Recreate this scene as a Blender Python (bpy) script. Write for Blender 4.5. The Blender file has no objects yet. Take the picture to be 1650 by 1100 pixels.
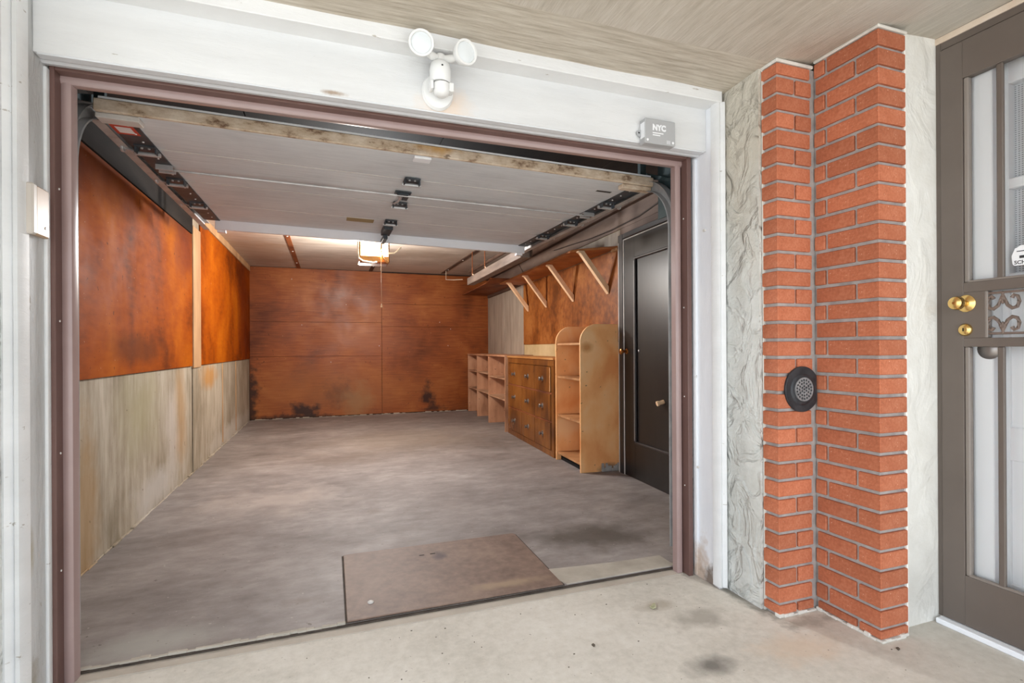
import bpy, bmesh, math, random
from mathutils import Vector, Matrix

random.seed(7)
SC = bpy.context.scene
COL = SC.collection

# ------------------------------------------------------------------ camera
CAM_H = 1.15
yaw = math.atan(297 / 834.0)          # camera turned to the right of the garage axis
roll = 0.0055
fw = Vector((math.sin(yaw), math.cos(yaw), 0))
rt = Vector((math.cos(yaw), -math.sin(yaw), 0))
up = Vector((0, 0, 1))
r2 = rt * math.cos(roll) - up * math.sin(roll)
u2 = up * math.cos(roll) + rt * math.sin(roll)
cam_d = bpy.data.cameras.new('camera')
cam_d.sensor_width = 36.0
cam_d.lens = 36.0 * 834.0 / 1650.0
cam_d.shift_y = 10.5 / 1650.0
cam_d.clip_start = 0.02
cam = bpy.data.objects.new('camera', cam_d)
COL.objects.link(cam)
mw = Matrix((r2, u2, -fw)).transposed().to_4x4()
mw.translation = (0, 0, CAM_H)
cam.matrix_world = mw
SC.camera = cam

# ------------------------------------------------------------------ world, sun, exposure
SC.view_settings.view_transform = 'Standard'
SC.view_settings.look = 'None'
SC.view_settings.gamma = 1.0
SC.view_settings.use_curve_mapping = False
SC.view_settings.exposure = 0.61

wd = bpy.data.worlds.new('overcast_sky')
SC.world = wd
wd.use_nodes = True
bg = wd.node_tree.nodes['Background']
bg.inputs['Color'].default_value = (0.84, 0.92, 1.0, 1)
bg.inputs['Strength'].default_value = 2.1

sun_d = bpy.data.lights.new('hazy_sun', 'SUN')      # high sun on the driveway behind the camera; the porch itself stays in shade
sun_d.energy = 3.6
sun_d.angle = math.radians(6)
sun_d.color = (1.0, 0.98, 0.96)
sun = bpy.data.objects.new('hazy_sun', sun_d)
COL.objects.link(sun)
sun.location = (-2, -8, 6)
sun.rotation_euler = Vector((0.12, 0.66, -0.85)).to_track_quat('-Z', 'Y').to_euler()

# ------------------------------------------------------------------ colour and material helpers
def lin(c):
    def f(v):
        v /= 255.0
        return v / 12.92 if v <= 0.04045 else ((v + 0.055) / 1.055) ** 2.4
    return (f(c[0]), f(c[1]), f(c[2]), 1)

class NT:
    def __init__(s, name):
        s.m = bpy.data.materials.new(name)
        s.m.use_nodes = True
        s.t = s.m.node_tree
        s.b = s.t.nodes['Principled BSDF']
        s.co = s.n('ShaderNodeTexCoord').outputs['Object']
    def n(s, k, **kw):
        nd = s.t.nodes.new(k)
        for a, v in kw.items():
            setattr(nd, a, v)
        return nd
    def l(s, a, b):
        s.t.links.new(a, b)
    def mapped(s, sc, rot=(0, 0, 0)):
        mp = s.n('ShaderNodeMapping')
        mp.inputs['Scale'].default_value = sc
        mp.inputs['Rotation'].default_value = rot
        s.l(s.co, mp.inputs['Vector'])
        return mp.outputs['Vector']
    def noise(s, scale, detail=6, stretch=(1, 1, 1), rough=0.6, dist=0.0, rot=(0, 0, 0)):
        nd = s.n('ShaderNodeTexNoise')
        nd.inputs['Scale'].default_value = scale
        nd.inputs['Detail'].default_value = detail
        nd.inputs['Roughness'].default_value = rough
        nd.inputs['Distortion'].default_value = dist
        s.l(s.mapped(stretch, rot), nd.inputs['Vector'])
        return nd.outputs['Fac']
    def ramp(s, fac, stops):
        r = s.n('ShaderNodeValToRGB')
        e = r.color_ramp.elements
        while len(e) < len(stops):
            e.new(0.5)
        for i, (p, c) in enumerate(stops):
            e[i].position = p
            e[i].color = c if len(c) == 4 else lin(c)
        s.l(fac, r.inputs['Fac'])
        return r.outputs['Color']
    def val(s, fac, a, b, o0=0.0, o1=1.0):
        r = s.n('ShaderNodeMapRange')
        r.clamp = True
        for i, v in zip(('From Min', 'From Max', 'To Min', 'To Max'), (a, b, o0, o1)):
            r.inputs[i].default_value = v
        s.l(fac, r.inputs['Value'])
        return r.outputs['Result']
    def math(s, op, a, b):
        m = s.n('ShaderNodeMath', operation=op)
        for i, v in enumerate((a, b)):
            if isinstance(v, (int, float)):
                m.inputs[i].default_value = v
            else:
                s.l(v, m.inputs[i])
        return m.outputs[0]
    def mix(s, fac, a, b, mode='MIX'):
        m = s.n('ShaderNodeMix', data_type='RGBA', blend_type=mode)
        if isinstance(fac, (int, float)):
            m.inputs[0].default_value = fac
        else:
            s.l(fac, m.inputs[0])
        for i, v in ((6, a), (7, b)):
            if isinstance(v, tuple):
                m.inputs[i].default_value = v if len(v) == 4 else lin(v)
            else:
                s.l(v, m.inputs[i])
        return m.outputs[2]
    def spot(s, col, center, radii, color, strength=0.8, wob=0.9, nscale=5.0, soft=0.7):
        """a stain or painted patch with a shape of its own: a ragged ellipsoid in object space"""
        a = s.n('ShaderNodeVectorMath', operation='SUBTRACT')
        s.l(s.co, a.inputs[0]); a.inputs[1].default_value = center
        d = s.n('ShaderNodeVectorMath', operation='DIVIDE')
        s.l(a.outputs[0], d.inputs[0]); d.inputs[1].default_value = radii
        ln = s.n('ShaderNodeVectorMath', operation='LENGTH')
        s.l(d.outputs[0], ln.inputs[0])
        nz = s.noise(nscale, 5)
        v = s.math('ADD', ln.outputs['Value'], s.math('MULTIPLY', s.math('SUBTRACT', nz, 0.5), wob * 2))
        f = s.val(v, 1.0, 1.0 - soft, 0.0, strength)
        return s.mix(f, col, color)
    def speck(s, col, scale, thr, color, strength=1.0, stretch=(1, 1, 1), detail=2):
        f = s.val(s.noise(scale, detail, stretch), thr, thr + 0.03, 0.0, strength)
        return s.mix(f, col, color)
    def objrand(s, col, amt=0.25):
        oi = s.n('ShaderNodeObjectInfo')
        hs = s.n('ShaderNodeHueSaturation')
        s.l(s.val(oi.outputs['Random'], 0, 1, 1 - amt, 1 + amt), hs.inputs['Value'])
        s.l(col, hs.inputs['Color'])
        return hs.outputs['Color']
    def bump(s, h, strength=0.3, dist=0.01):
        b = s.n('ShaderNodeBump')
        b.inputs['Strength'].default_value = strength
        b.inputs['Distance'].default_value = dist
        s.l(h, b.inputs['Height'])
        s.l(b.outputs['Normal'], s.b.inputs['Normal'])
    def done(s, col=None, rough=0.7, metal=0.0, spec=0.4):
        if col is not None:
            if isinstance(col, tuple):
                s.b.inputs['Base Color'].default_value = col if len(col) == 4 else lin(col)
            else:
                s.l(col, s.b.inputs['Base Color'])
        if isinstance(rough, (int, float)):
            s.b.inputs['Roughness'].default_value = rough
        else:
            s.l(rough, s.b.inputs['Roughness'])
        s.b.inputs['Metallic'].default_value = metal
        s.b.inputs['Specular IOR Level'].default_value = spec
        return s.m

M = {}

def simple(name, c1, c2, scale=4, rough=0.6, metal=0.0, spec=0.4, stretch=(1, 1, 1), bs=30, bump=0.15, bd=0.004, rnd=0.0):
    t = NT(name)
    c = t.ramp(t.noise(scale, 6, stretch), [(0.3, c1), (0.7, c2)])
    if rnd:
        c = t.objrand(c, rnd)
    t.bump(t.noise(bs, 5, stretch), bump, bd)
    M[name] = t.done(c, rough, metal, spec)
    return M[name]

# ---- wood sheets
def ply(name, c_dark, c_mid, c_light, grain, rough=0.42, spots=(), spec=0.35, lo=0.39, gw=0.35):
    t = NT(name)
    a = t.noise(1.5, 4, (1, 1, 1), 0.5, 0.4)
    g = t.noise(5, 5, grain, 0.56, 0.2)
    f = t.math('ADD', t.math('MULTIPLY', a, 1.0 - gw), t.math('MULTIPLY', g, gw))
    c = t.ramp(f, [(lo, c_dark), (0.50, c_mid), (1.0 - lo, c_light)])
    c = t.speck(c, 22, 0.70, (62, 26, 14), 0.6)
    c = t.speck(c, 60, 0.74, (225, 190, 150), 0.6)
    for sp in spots:
        c = t.spot(c, *sp)
    t.bump(t.noise(30, 6, grain, 0.6), 0.12, 0.003)
    r = t.val(t.noise(3, 4), 0.3, 0.7, rough - 0.08, rough + 0.14)
    M[name] = t.done(c, r, 0, spec)

ply('ply_left', (100, 42, 8), (156, 73, 9), (180, 95, 16), (0.5, 1.4, 5.0), 0.62,
    [((-1.17, 4.05, 1.16), (0.3, 0.75, 0.13), (92, 48, 24), 0.6, 0.7, 4.0),
     ((-1.17, 8.6, 1.7), (0.3, 0.75, 1.2), (112, 44, 18), 0.75, 0.4, 2.0),
     ((-1.17, 5.2, 2.0), (0.3, 0.45, 0.35), (108, 46, 30), 0.6, 0.5, 3.0),
     ((-1.17, 3.2, 2.2), (0.3, 1.2, 0.28), (92, 40, 20), 0.7, 0.4, 2.5),
     ((-1.17, 5.0, 2.25), (0.3, 0.9, 0.2), (84, 38, 24), 0.7, 0.4, 2.5)], 0.06, 0.34, 0.2)
ply('ply_back', (100, 48, 20), (145, 77, 34), (174, 106, 54), (0.7, 1.0, 9.0), 0.42,
    [((0.2, 9.2, 0.45), (1.9, 0.4, 0.55), (164, 102, 52), 0.6, 0.4, 2.0, 0.8),
     ((0.6, 9.2, 1.25), (1.0, 0.4, 0.4), (168, 104, 70), 0.5, 0.4, 2.0, 0.9),  # lighter patch: a sheen painted into the colour mid-wall
     ((-0.35, 9.2, 0.14), (0.27, 0.4, 0.16), (40, 26, 24), 0.92, 1.1, 7.0),
     ((-1.17, 9.2, 0.35), (0.15, 0.4, 0.7), (44, 26, 20), 0.9, 1.3, 8.0),
     ((0.15, 9.2, 0.40), (0.30, 0.4, 0.28), (84, 56, 40), 0.45, 1.1, 7.0),
     ((1.68, 9.2, 0.32), (0.15, 0.4, 0.24), (44, 28, 26), 0.9, 1.2, 8.0),
     ((1.80, 9.2, 0.08), (0.26, 0.4, 0.06), (50, 34, 30), 0.8, 1.0, 8.0),
     ((-0.5, 9.2, 0.04), (0.7, 0.4, 0.05), (50, 34, 28), 0.8, 1.2, 7.0),
     ((0.45, 9.2, 0.25), (0.35, 0.4, 0.35), (150, 116, 78), 0.6, 0.8, 4.0)], 0.35, 0.33)
ply('ply_right', (104, 56, 20), (142, 81, 32), (168, 107, 52), (0.6, 3.0, 3.0), 0.5)
ply('shelf_board', (136, 76, 36), (168, 104, 56), (190, 130, 78), (1, 1.2, 6), 0.55)
ply('shelf_dark', (92, 48, 26), (128, 72, 40), (146, 88, 52), (1, 1.2, 6), 0.6)
ply('honey_ply', (240, 160, 98), (253, 188, 126), (255, 206, 152), (1, 2, 0.6), 0.5,
    [((-0.33, 0.0, 1.15), (0.08, 0.3, 0.06), (196, 116, 48), 0.7, 0.5, 6.0),
     ((-0.1, 0.0, 0.02), (0.16, 0.3, 0.08), (120, 100, 84), 0.95, 0.6, 10.0)])
ply('honey_shelf', (150, 104, 66), (182, 132, 88), (196, 150, 106), (1, 2, 4), 0.55)
ply('cubby_wood', (150, 104, 78), (188, 138, 106), (204, 156, 124), (3, 3, 0.5), 0.6)
ply('cubby_shelf', (150, 112, 88), (186, 146, 116), (204, 168, 140), (1, 4, 1), 0.6)
ply('chest_wood', (86, 48, 18), (118, 70, 26), (142, 90, 38), (1, 4, 0.7), 0.34, (), 0.5)
ply('chest_top', (150, 96, 50), (180, 124, 70), (198, 146, 90), (1, 0.6, 4), 0.45)
simple('bracket_wood', (234, 194, 152), (246, 214, 178), 9, 0.6, stretch=(1, 1, 0.3))
simple('batten', (170, 128, 90), (204, 166, 124), 5, 0.7, stretch=(1, 1, 0.3))
simple('timber', (100, 88, 82), (138, 124, 115), 5, 0.7, stretch=(3, 0.4, 3))
simple('dark_timber', (66, 50, 42), (100, 78, 66), 5, 0.7, stretch=(3, 0.4, 3))
simple('dark_board', (38, 35, 34), (74, 66, 61), 2.4, 0.75, stretch=(1, 0.6, 2))
simple('dark_left', (20, 18, 18), (50, 42, 37), 2.0, 0.8, spec=0.1, stretch=(1, 0.6, 2))  # near-black colour of the left wall's upper board
simple('brown_upper', (96, 80, 72), (130, 112, 102), 2.0, 0.75, stretch=(1, 0.6, 3))
simple('grey_board', (150, 138, 126), (186, 176, 162), 3, 0.75, stretch=(1, 3, 0.5))
simple('seam_dark', (40, 28, 22), (64, 46, 36), 8, 0.8)

# ---- concrete and plaster
t = NT('garage_floor')
f = t.math('ADD', t.math('MULTIPLY', t.noise(0.9, 8, (1, 1.4, 1), 0.62, 0.3), 0.55), t.math('MULTIPLY', t.noise(6, 9, (0.85, 1.5, 1), 0.72), 0.45))
c = t.ramp(f, [(0.33, (108, 100, 97)), (0.50, (139, 131, 128)), (0.67, (168, 161, 158))])
c = t.spot(c, (1.5, 2.78, 0), (0.42, 0.28, 1), (84, 78, 72), 0.85, 0.8, 4.0)
c = t.spot(c, (0.16, 5.6, 0), (0.5, 0.4, 1), (112, 100, 92), 0.5, 0.8, 3.0)
c = t.spot(c, (0.9, 6.6, 0), (1.3, 1.0, 1), (136, 124, 112), 0.5, 0.7, 1.5)
c = t.spot(c, (0.3, 3.75, 0), (0.09, 0.08, 1), (118, 105, 98), 0.6, 0.7, 7.0)
c = t.spot(c, (-0.1, 2.52, 0), (0.12, 0.06, 1), (116, 104, 98), 0.6, 0.8, 9.0)
c = t.spot(c, (-0.66, 2.36, 0), (0.3, 0.15, 1), (168, 166, 160), 0.8, 0.4, 5.0)
c = t.spot(c, (-0.35, 4.3, 0), (0.55, 0.5, 1), (196, 184, 176), 0.5, 1.0, 3.0)
c = t.speck(c, 34, 0.72, (92, 82, 76), 0.6)
c = t.speck(c, 46, 0.74, (216, 206, 198), 0.5)
t.bump(t.noise(40, 6, (0.6, 2, 1), 0.7), 0.25, 0.003)
M['garage_floor'] = t.done(c, t.val(t.noise(2, 4), 0.3, 0.7, 0.5, 0.75), 0, 0.35)

t = NT('apron_concrete')
f = t.math('ADD', t.math('MULTIPLY', t.noise(1.6, 8, (1, 1, 1), 0.65), 0.6), t.math('MULTIPLY', t.noise(28, 6, (1, 1, 1), 0.7), 0.4))
c = t.ramp(f, [(0.32, (180, 174, 163)), (0.52, (207, 201, 191)), (0.7, (222, 218, 210))])
c = t.spot(c, (1.30, 1.52, 0), (0.12, 0.075, 1), (112, 108, 102), 0.9, 0.6, 9.0)
c = t.spot(c, (1.48, 1.80, 0), (0.15, 0.10, 1), (158, 152, 142), 0.8, 1.0, 8.0)
c = t.spot(c, (1.36, 1.96, 0), (0.12, 0.05, 1), (166, 156, 142), 0.7, 0.8, 9.0)
c = t.spot(c, (1.78, 1.86, 0), (0.05, 0.28, 1), (120, 116, 108), 0.8, 0.8, 14.0)
c = t.spot(c, (1.9, 1.62, 0), (0.16, 0.05, 1), (160, 154, 144), 0.7, 0.9, 14.0)
c = t.spot(c, (1.7, 1.5, 0), (0.22, 0.12, 1), (208, 186, 164), 0.6, 0.9, 8.0)
c = t.speck(c, 26, 0.73, (116, 108, 98), 0.75)
c = t.speck(c, 60, 0.70, (150, 140, 128), 0.5)
t.bump(t.noise(90, 6, (1, 1, 1), 0.7), 0.3, 0.002)
M['apron_concrete'] = t.done(c, 0.8, 0, 0.3)
simple('threshold_cement', (166, 156, 144), (190, 181, 169), 5, 0.75, bs=60, bump=0.2, bd=0.002)
simple('patch_cement', (158, 150, 138), (188, 180, 168), 5, 0.8, bs=60, bump=0.25, bd=0.003)
simple('joint_dirt', (52, 44, 38), (84, 74, 66), 12, 0.9)

t = NT('left_plaster')
f = t.math('ADD', t.math('MULTIPLY', t.noise(1.5, 7, (1, 1.3, 0.6), 0.62, 0.5), 0.6), t.math('MULTIPLY', t.noise(6, 7, (1, 3, 0.35), 0.65), 0.4))
c = t.ramp(f, [(0.38, (132, 120, 100)), (0.50, (164, 152, 134)), (0.62, (190, 180, 164))])
c = t.spot(c, (-1.19, 3.25, 0.3), (0.4, 0.22, 0.6), (160, 122, 70), 0.6, 0.8, 4.0)
c = t.spot(c, (-1.19, 4.1, 0.75), (0.4, 0.6, 0.4), (160, 152, 116), 0.6, 0.7, 3.0)
c = t.spot(c, (-1.19, 4.5, 0.14), (0.4, 0.75, 0.22), (196, 190, 184), 0.7, 0.9, 4.0)
c = t.spot(c, (-1.19, 5.1, 0.65), (0.4, 0.26, 0.5), (176, 138, 92), 0.6, 0.8, 3.0)
c = t.spot(c, (-1.19, 4.85, 0.55), (0.4, 0.25, 0.4), (200, 190, 182), 0.6, 0.6, 3.0)
c = t.spot(c, (-1.19, 6.2, 0.88), (0.4, 0.5, 0.16), (186, 130, 56), 0.75, 0.7, 4.0)
c = t.spot(c, (-1.19, 7.8, 0.1), (0.4, 1.8, 0.16), (206, 200, 192), 0.6, 0.9, 4.0)
c = t.speck(c, 18, 0.72, (96, 84, 64), 0.6)
t.bump(t.noise(9, 7, (1, 2, 0.5), 0.65), 0.3, 0.01)
M['left_plaster'] = t.done(c, 0.8, 0, 0.25)
simple('right_plaster', (190, 168, 124), (216, 198, 158), 3, 0.8)

def stucco(name, cols, bsc, bst, spots=()):
    t = NT(name)
    f = t.math('ADD', t.math('MULTIPLY', t.noise(1.4, 6, (1, 1, 0.6)), 0.6), t.math('MULTIPLY', t.noise(14, 6), 0.4))
    c = t.ramp(f, [(0.33, cols[0]), (0.52, cols[1]), (0.7, cols[2])])
    for sp in spots:
        c = t.spot(c, *sp)
    h = t.noise(bsc, 4, (1, 1, 0.75), 0.5, 0.8)
    r = t.n('ShaderNodeMapRange'); r.inputs['From Min'].default_value = 0.42; r.inputs['From Max'].default_value = 0.58
    t.l(h, r.inputs['Value'])
    h2 = t.math('ADD', r.outputs['Result'], t.math('MULTIPLY', t.noise(60, 4), 0.3))
    t.bump(h2, bst, 0.016)
    M[name] = t.done(c, 0.75, 0, 0.3)
stucco('grey_stucco', ((186, 186, 180), (206, 207, 203), (222, 223, 220)), 8, 1.0,
       [((1.785, 1.87, 2.2), (0.3, 0.25, 0.75), (196, 187, 170), 0.7, 0.5, 3.0)])
stucco('white_stucco', ((222, 219, 211), (234, 232, 226), (243, 242, 238)), 6, 0.3,
       [((2.3, 1.45, 0.15), (0.3, 0.3, 0.2), (206, 204, 198), 0.6, 0.7, 8.0)])

t = NT('porch_ceiling_concrete')
f = t.math('ADD', t.math('MULTIPLY', t.noise(1.2, 6, (1, 1, 1)), 0.45), t.math('MULTIPLY', t.noise(9, 7, (5, 0.7, 1), 0.65, 0.0, (0, 0, 0.55)), 0.55))
c = t.ramp(f, [(0.32, (166, 157, 144)), (0.5, (190, 182, 170)), (0.68, (208, 201, 191))])
c = t.spot(c, (2.1, 1.1, 2.4), (0.5, 0.5, 1), (206, 204, 198), 0.6, 0.6, 3.0)
t.bump(t.noise(14, 7, (7, 0.6, 1), 0.7, 0.0, (0, 0, 0.55)), 0.5, 0.006)
M['porch_ceiling_concrete'] = t.done(c, 0.85, 0, 0.2)
t = NT('porch_band_concrete')
f = t.noise(9, 7, (0.6, 8, 1), 0.65)
c = t.ramp(f, [(0.32, (168, 158, 144)), (0.5, (190, 181, 167)), (0.68, (206, 199, 187))])
t.bump(t.noise(12, 7, (0.6, 9, 1), 0.7), 0.5, 0.006)
M['porch_band_concrete'] = t.done(c, 0.85, 0, 0.2)

# ---- painted wood
def paint(name, c1, c2, spots=(), bst=0.2, peel=0.0, grain=(1, 1, 1), rough=0.5):
    t = NT(name)
    c = t.ramp(t.noise(3, 6, grain), [(0.3, c1), (0.7, c2)])
    if peel:
        c = t.speck(c, 16, 1 - peel, (150, 140, 124), 0.7, grain, 5)
    for sp in spots:
        c = t.spot(c, *sp)
    h = t.math('ADD', t.noise(22, 6, grain, 0.65, 0.8), t.math('MULTIPLY', t.noise(6, 4, grain), 0.8))
    t.bump(h, bst, 0.006)
    M[name] = t.done(c, rough, 0, 0.4)
paint('white_paint', (216, 217, 218), (229, 230, 231), [], 0.3, 0.32, (0.6, 1, 2.5))
paint('header_paint', (208, 209, 210), (221, 222, 223),
      [((0.45, 2.06, 2.13), (0.13, 0.2, 0.09), (226, 200, 176), 0.6, 0.7, 8.0),
       ((0.02, 2.06, 2.115), (0.06, 0.2, 0.012), (150, 124, 98), 0.8, 0.9, 20.0)], 0.28, 0.30, (0.5, 1, 3))
paint('jamb_paint_left', (186, 187, 187), (208, 209, 209),
      [((-0.88, 2.03, 0.52), (0.1, 0.03, 0.09), (176, 168, 146), 0.9, 0.7, 16.0),
       ((-0.88, 2.05, 0.10), (0.1, 0.03, 0.10), (150, 140, 122), 0.7, 1.0, 16.0)], 0.85, 0.33, (1, 2.4, 0.8))
paint('jamb_paint_right', (226, 229, 236), (240, 242, 246),
      [((1.745, 2.12, 0.04), (0.1, 0.07, 0.20), (196, 176, 160), 0.95, 0.9, 14.0),
       ((1.745, 2.04, 0.02), (0.1, 0.07, 0.09), (110, 92, 76), 0.9, 1.0, 20.0)], 0.3, 0.31, (1, 2, 0.6))
paint('bead_paint', (196, 198, 202), (214, 216, 220), [], 0.2, 0.3, (0.6, 1, 2.5), 0.35)
simple('brown_metal', (98, 72, 66), (112, 84, 78), 3, 0.38, spec=0.5, bump=0.03)
simple('brown_vinyl', (150, 126, 122), (162, 140, 137), 3, 0.30, spec=0.5, bump=0.03)
simple('black_door', (28, 25, 24), (40, 36, 34), 2.5, 0.34, spec=0.4, bump=0.05, stretch=(1, 2, 0.6))
simple('black_frame', (40, 38, 38), (62, 58, 58), 4, 0.35, spec=0.5, bump=0.08)
simple('worn_edge', (196, 192, 188), (226, 222, 218), 9, 0.5)
simple('taupe_steel', (98, 88, 81), (108, 98, 91), 2, 0.42, spec=0.45, bump=0.03)
simple('taupe_edge', (128, 119, 112), (138, 129, 122), 2, 0.42, spec=0.45, bump=0.03)
simple('iron_scroll', (104, 88, 80), (126, 108, 98), 20, 0.45, spec=0.5)
simple('white_enamel', (248, 249, 251), (252, 253, 254), 2, 0.35, bump=0.02)
simple('white_plastic', (222, 223, 222), (232, 233, 233), 4, 0.4, bump=0.02)
simple('lamp_glass', (214, 220, 224), (226, 231, 234), 5, 0.25, bump=0.02)
simple('beige_plastic', (186, 177, 168), (198, 190, 181), 4, 0.4, bump=0.03)
simple('beige_side', (170, 142, 114), (184, 156, 128), 4, 0.4, bump=0.03)
simple('grey_plastic', (166, 167, 169), (174, 175, 177), 4, 0.5, bump=0.02)
simple('print_white', (232, 234, 238), (240, 241, 244), 4, 0.5, bump=0.0)
simple('print_dark', (44, 44, 46), (56, 56, 58), 4, 0.5, bump=0.0)
simple('print_blue', (90, 170, 200), (110, 186, 212), 4, 0.5, bump=0.0)
simple('brass', (214, 176, 104), (234, 204, 140), 12, 0.22, 1.0, bump=0.05)
simple('old_brass', (168, 112, 62), (196, 140, 84), 12, 0.3, 1.0, bump=0.05)
simple('tin_pull', (128, 122, 118), (170, 164, 160), 12, 0.35, 0.9, bump=0.05)
simple('galv', (170, 169, 170), (206, 205, 206), 10, 0.3, 0.35, bump=0.06)
simple('dark_galv', (46, 51, 57), (80, 86, 92), 8, 0.5, 0.0, 0.25, bump=0.1)
simple('track_steel', (150, 149, 150), (186, 185, 184), 8, 0.5, 0.0, bump=0.06)
simple('blue_steel', (62, 80, 86), (90, 108, 112), 8, 0.5, 0.3, bump=0.06)
simple('copper', (150, 92, 62), (182, 120, 84), 10, 0.4, 0.8)
simple('wire', (54, 44, 40), (70, 60, 54), 10, 0.5)
simple('pale_cord', (160, 124, 88), (182, 146, 108), 10, 0.6)
simple('white_wire', (236, 222, 196), (244, 234, 214), 10, 0.5)
simple('strip_white', (240, 243, 250), (248, 250, 254), 3, 0.35, bump=0.03)
simple('tan_sticker', (150, 132, 92), (168, 150, 110), 8, 0.6)
simple('red_sticker', (190, 60, 46), (206, 84, 66), 8, 0.6)
simple('strainer_iron', (112, 114, 117), (160, 161, 163), 30, 0.5, 0.3, bump=0.3, bd=0.003)
simple('caulk', (214, 194, 174), (232, 220, 206), 9, 0.8)
simple('grate_iron', (36, 38, 42), (68, 70, 74), 18, 0.5, 0.3, bump=0.3, bd=0.004)
simple('hole_black', (10, 10, 11), (16, 16, 17), 8, 0.9)
simple('leaf_dry', (150, 148, 110), (206, 202, 176), 40, 0.7)
simple('grit', (84, 76, 66), (112, 102, 90), 40, 0.9)

t = NT('door_skin')                                     # brushed, dull aluminium skin of the overhead door
f = t.math('ADD', t.math('MULTIPLY', t.noise(2, 6), 0.5), t.math('MULTIPLY', t.noise(14, 7, (0.25, 3.0, 1), 0.7), 0.5))
c = t.ramp(f, [(0.32, (194, 198, 203)), (0.5, (216, 220, 225)), (0.7, (230, 234, 238))])
t.bump(t.noise(30, 5, (0.3, 3, 1)), 0.1, 0.002)
M['door_skin'] = t.done(c, 0.62, 0.0, 0.3)
t = NT('weathered_rail')
c = t.ramp(t.noise(9, 7, (1, 1, 2), 0.7), [(0.36, (124, 96, 76)), (0.45, (196, 174, 150)), (0.64, (226, 210, 192))])
c = t.spot(c, (0.1, 0, 0.04), (0.14, 0.1, 0.05), (206, 150, 60), 0.7, 0.9, 9.0)
c = t.speck(c, 11, 0.66, (92, 64, 44), 0.7, (1, 1, 2), 5)
t.bump(t.noise(40, 6), 0.4, 0.004)
M['weathered_rail'] = t.done(c, 0.8)
t = NT('rust_plate')
f = t.math('ADD', t.math('MULTIPLY', t.noise(3, 7, (1, 1, 1), 0.65), 0.6), t.math('MULTIPLY', t.noise(22, 6), 0.4))
c = t.ramp(f, [(0.33, (102, 82, 72)), (0.5, (126, 104, 92)), (0.68, (148, 126, 110))])
c = t.spot(c, (0.50, 0.54, 0), (0.05, 0.07, 1), (66, 50, 54), 0.85, 0.8, 14.0)
c = t.spot(c, (0.75, 0.10, 0), (0.25, 0.05, 1), (164, 142, 116), 0.7, 0.7, 12.0)
t.bump(t.noise(50, 6), 0.2, 0.002)
M['rust_plate'] = t.done(c, 0.6, 0.0, 0.35)
t = NT('garage_ceiling')
f = t.math('ADD', t.math('MULTIPLY', t.noise(1.2, 6), 0.5), t.math('MULTIPLY', t.noise(4, 7, (0.5, 2.5, 1), 0.65), 0.5))
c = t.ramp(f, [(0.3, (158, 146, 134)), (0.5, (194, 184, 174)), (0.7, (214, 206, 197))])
c = t.spot(c, (-0.9, 7.8, 2.49), (0.7, 1.6, 1), (176, 134, 92), 0.5, 0.9, 2.0)
c = t.spot(c, (1.2, 7.4, 2.49), (0.8, 0.5, 1), (136, 116, 98), 0.5, 0.9, 2.0)
t.bump(t.noise(30, 5, (0.5, 2, 1)), 0.15, 0.004)
M['garage_ceiling'] = t.done(c, 0.6, 0.1, 0.35)
t = NT('brick_clay')
f = t.math('ADD', t.math('MULTIPLY', t.noise(6, 6), 0.5), t.math('MULTIPLY', t.noise(90, 5), 0.5))
c = t.ramp(f, [(0.32, (156, 90, 64)), (0.5, (180, 106, 76)), (0.7, (198, 128, 98))])
c = t.objrand(c, 0.14)
c = t.speck(c, 120, 0.70, (232, 196, 170), 0.7)
t.bump(t.noise(160, 4), 0.35, 0.003)
M['brick_clay'] = t.done(c, 0.8, 0, 0.25)
simple('mortar', (150, 144, 141), (180, 174, 170), 20, 0.9, bs=90, bump=0.4)
simple('mortar_white', (206, 202, 194), (226, 223, 216), 20, 0.9, bs=60, bump=0.4)

t = NT('lace_curtain')
br = t.n('ShaderNodeTexBrick')
br.inputs['Scale'].default_value = 1.0
br.inputs['Brick Width'].default_value = 0.0105
br.inputs['Row Height'].default_value = 0.0085
br.inputs['Mortar Size'].default_value = 0.0028
br.offset = 0.0
mp = t.n('ShaderNodeMapping'); mp.inputs['Rotation'].default_value = (math.pi / 2, 0, math.pi / 2)
sx = t.n('ShaderNodeSeparateXYZ'); t.l(t.co, sx.inputs[0])
cx = t.n('ShaderNodeCombineXYZ'); t.l(sx.outputs['Y'], cx.inputs['X']); t.l(sx.outputs['Z'], cx.inputs['Y'])
t.l(cx.outputs[0], br.inputs['Vector'])
br.inputs['Color1'].default_value = lin((120, 122, 128))
br.inputs['Color2'].default_value = lin((150, 152, 158))
br.inputs['Mortar'].default_value = lin((226, 228, 232))
M['lace_curtain'] = t.done(br.outputs['Color'], 0.9, 0, 0.1)

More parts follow.
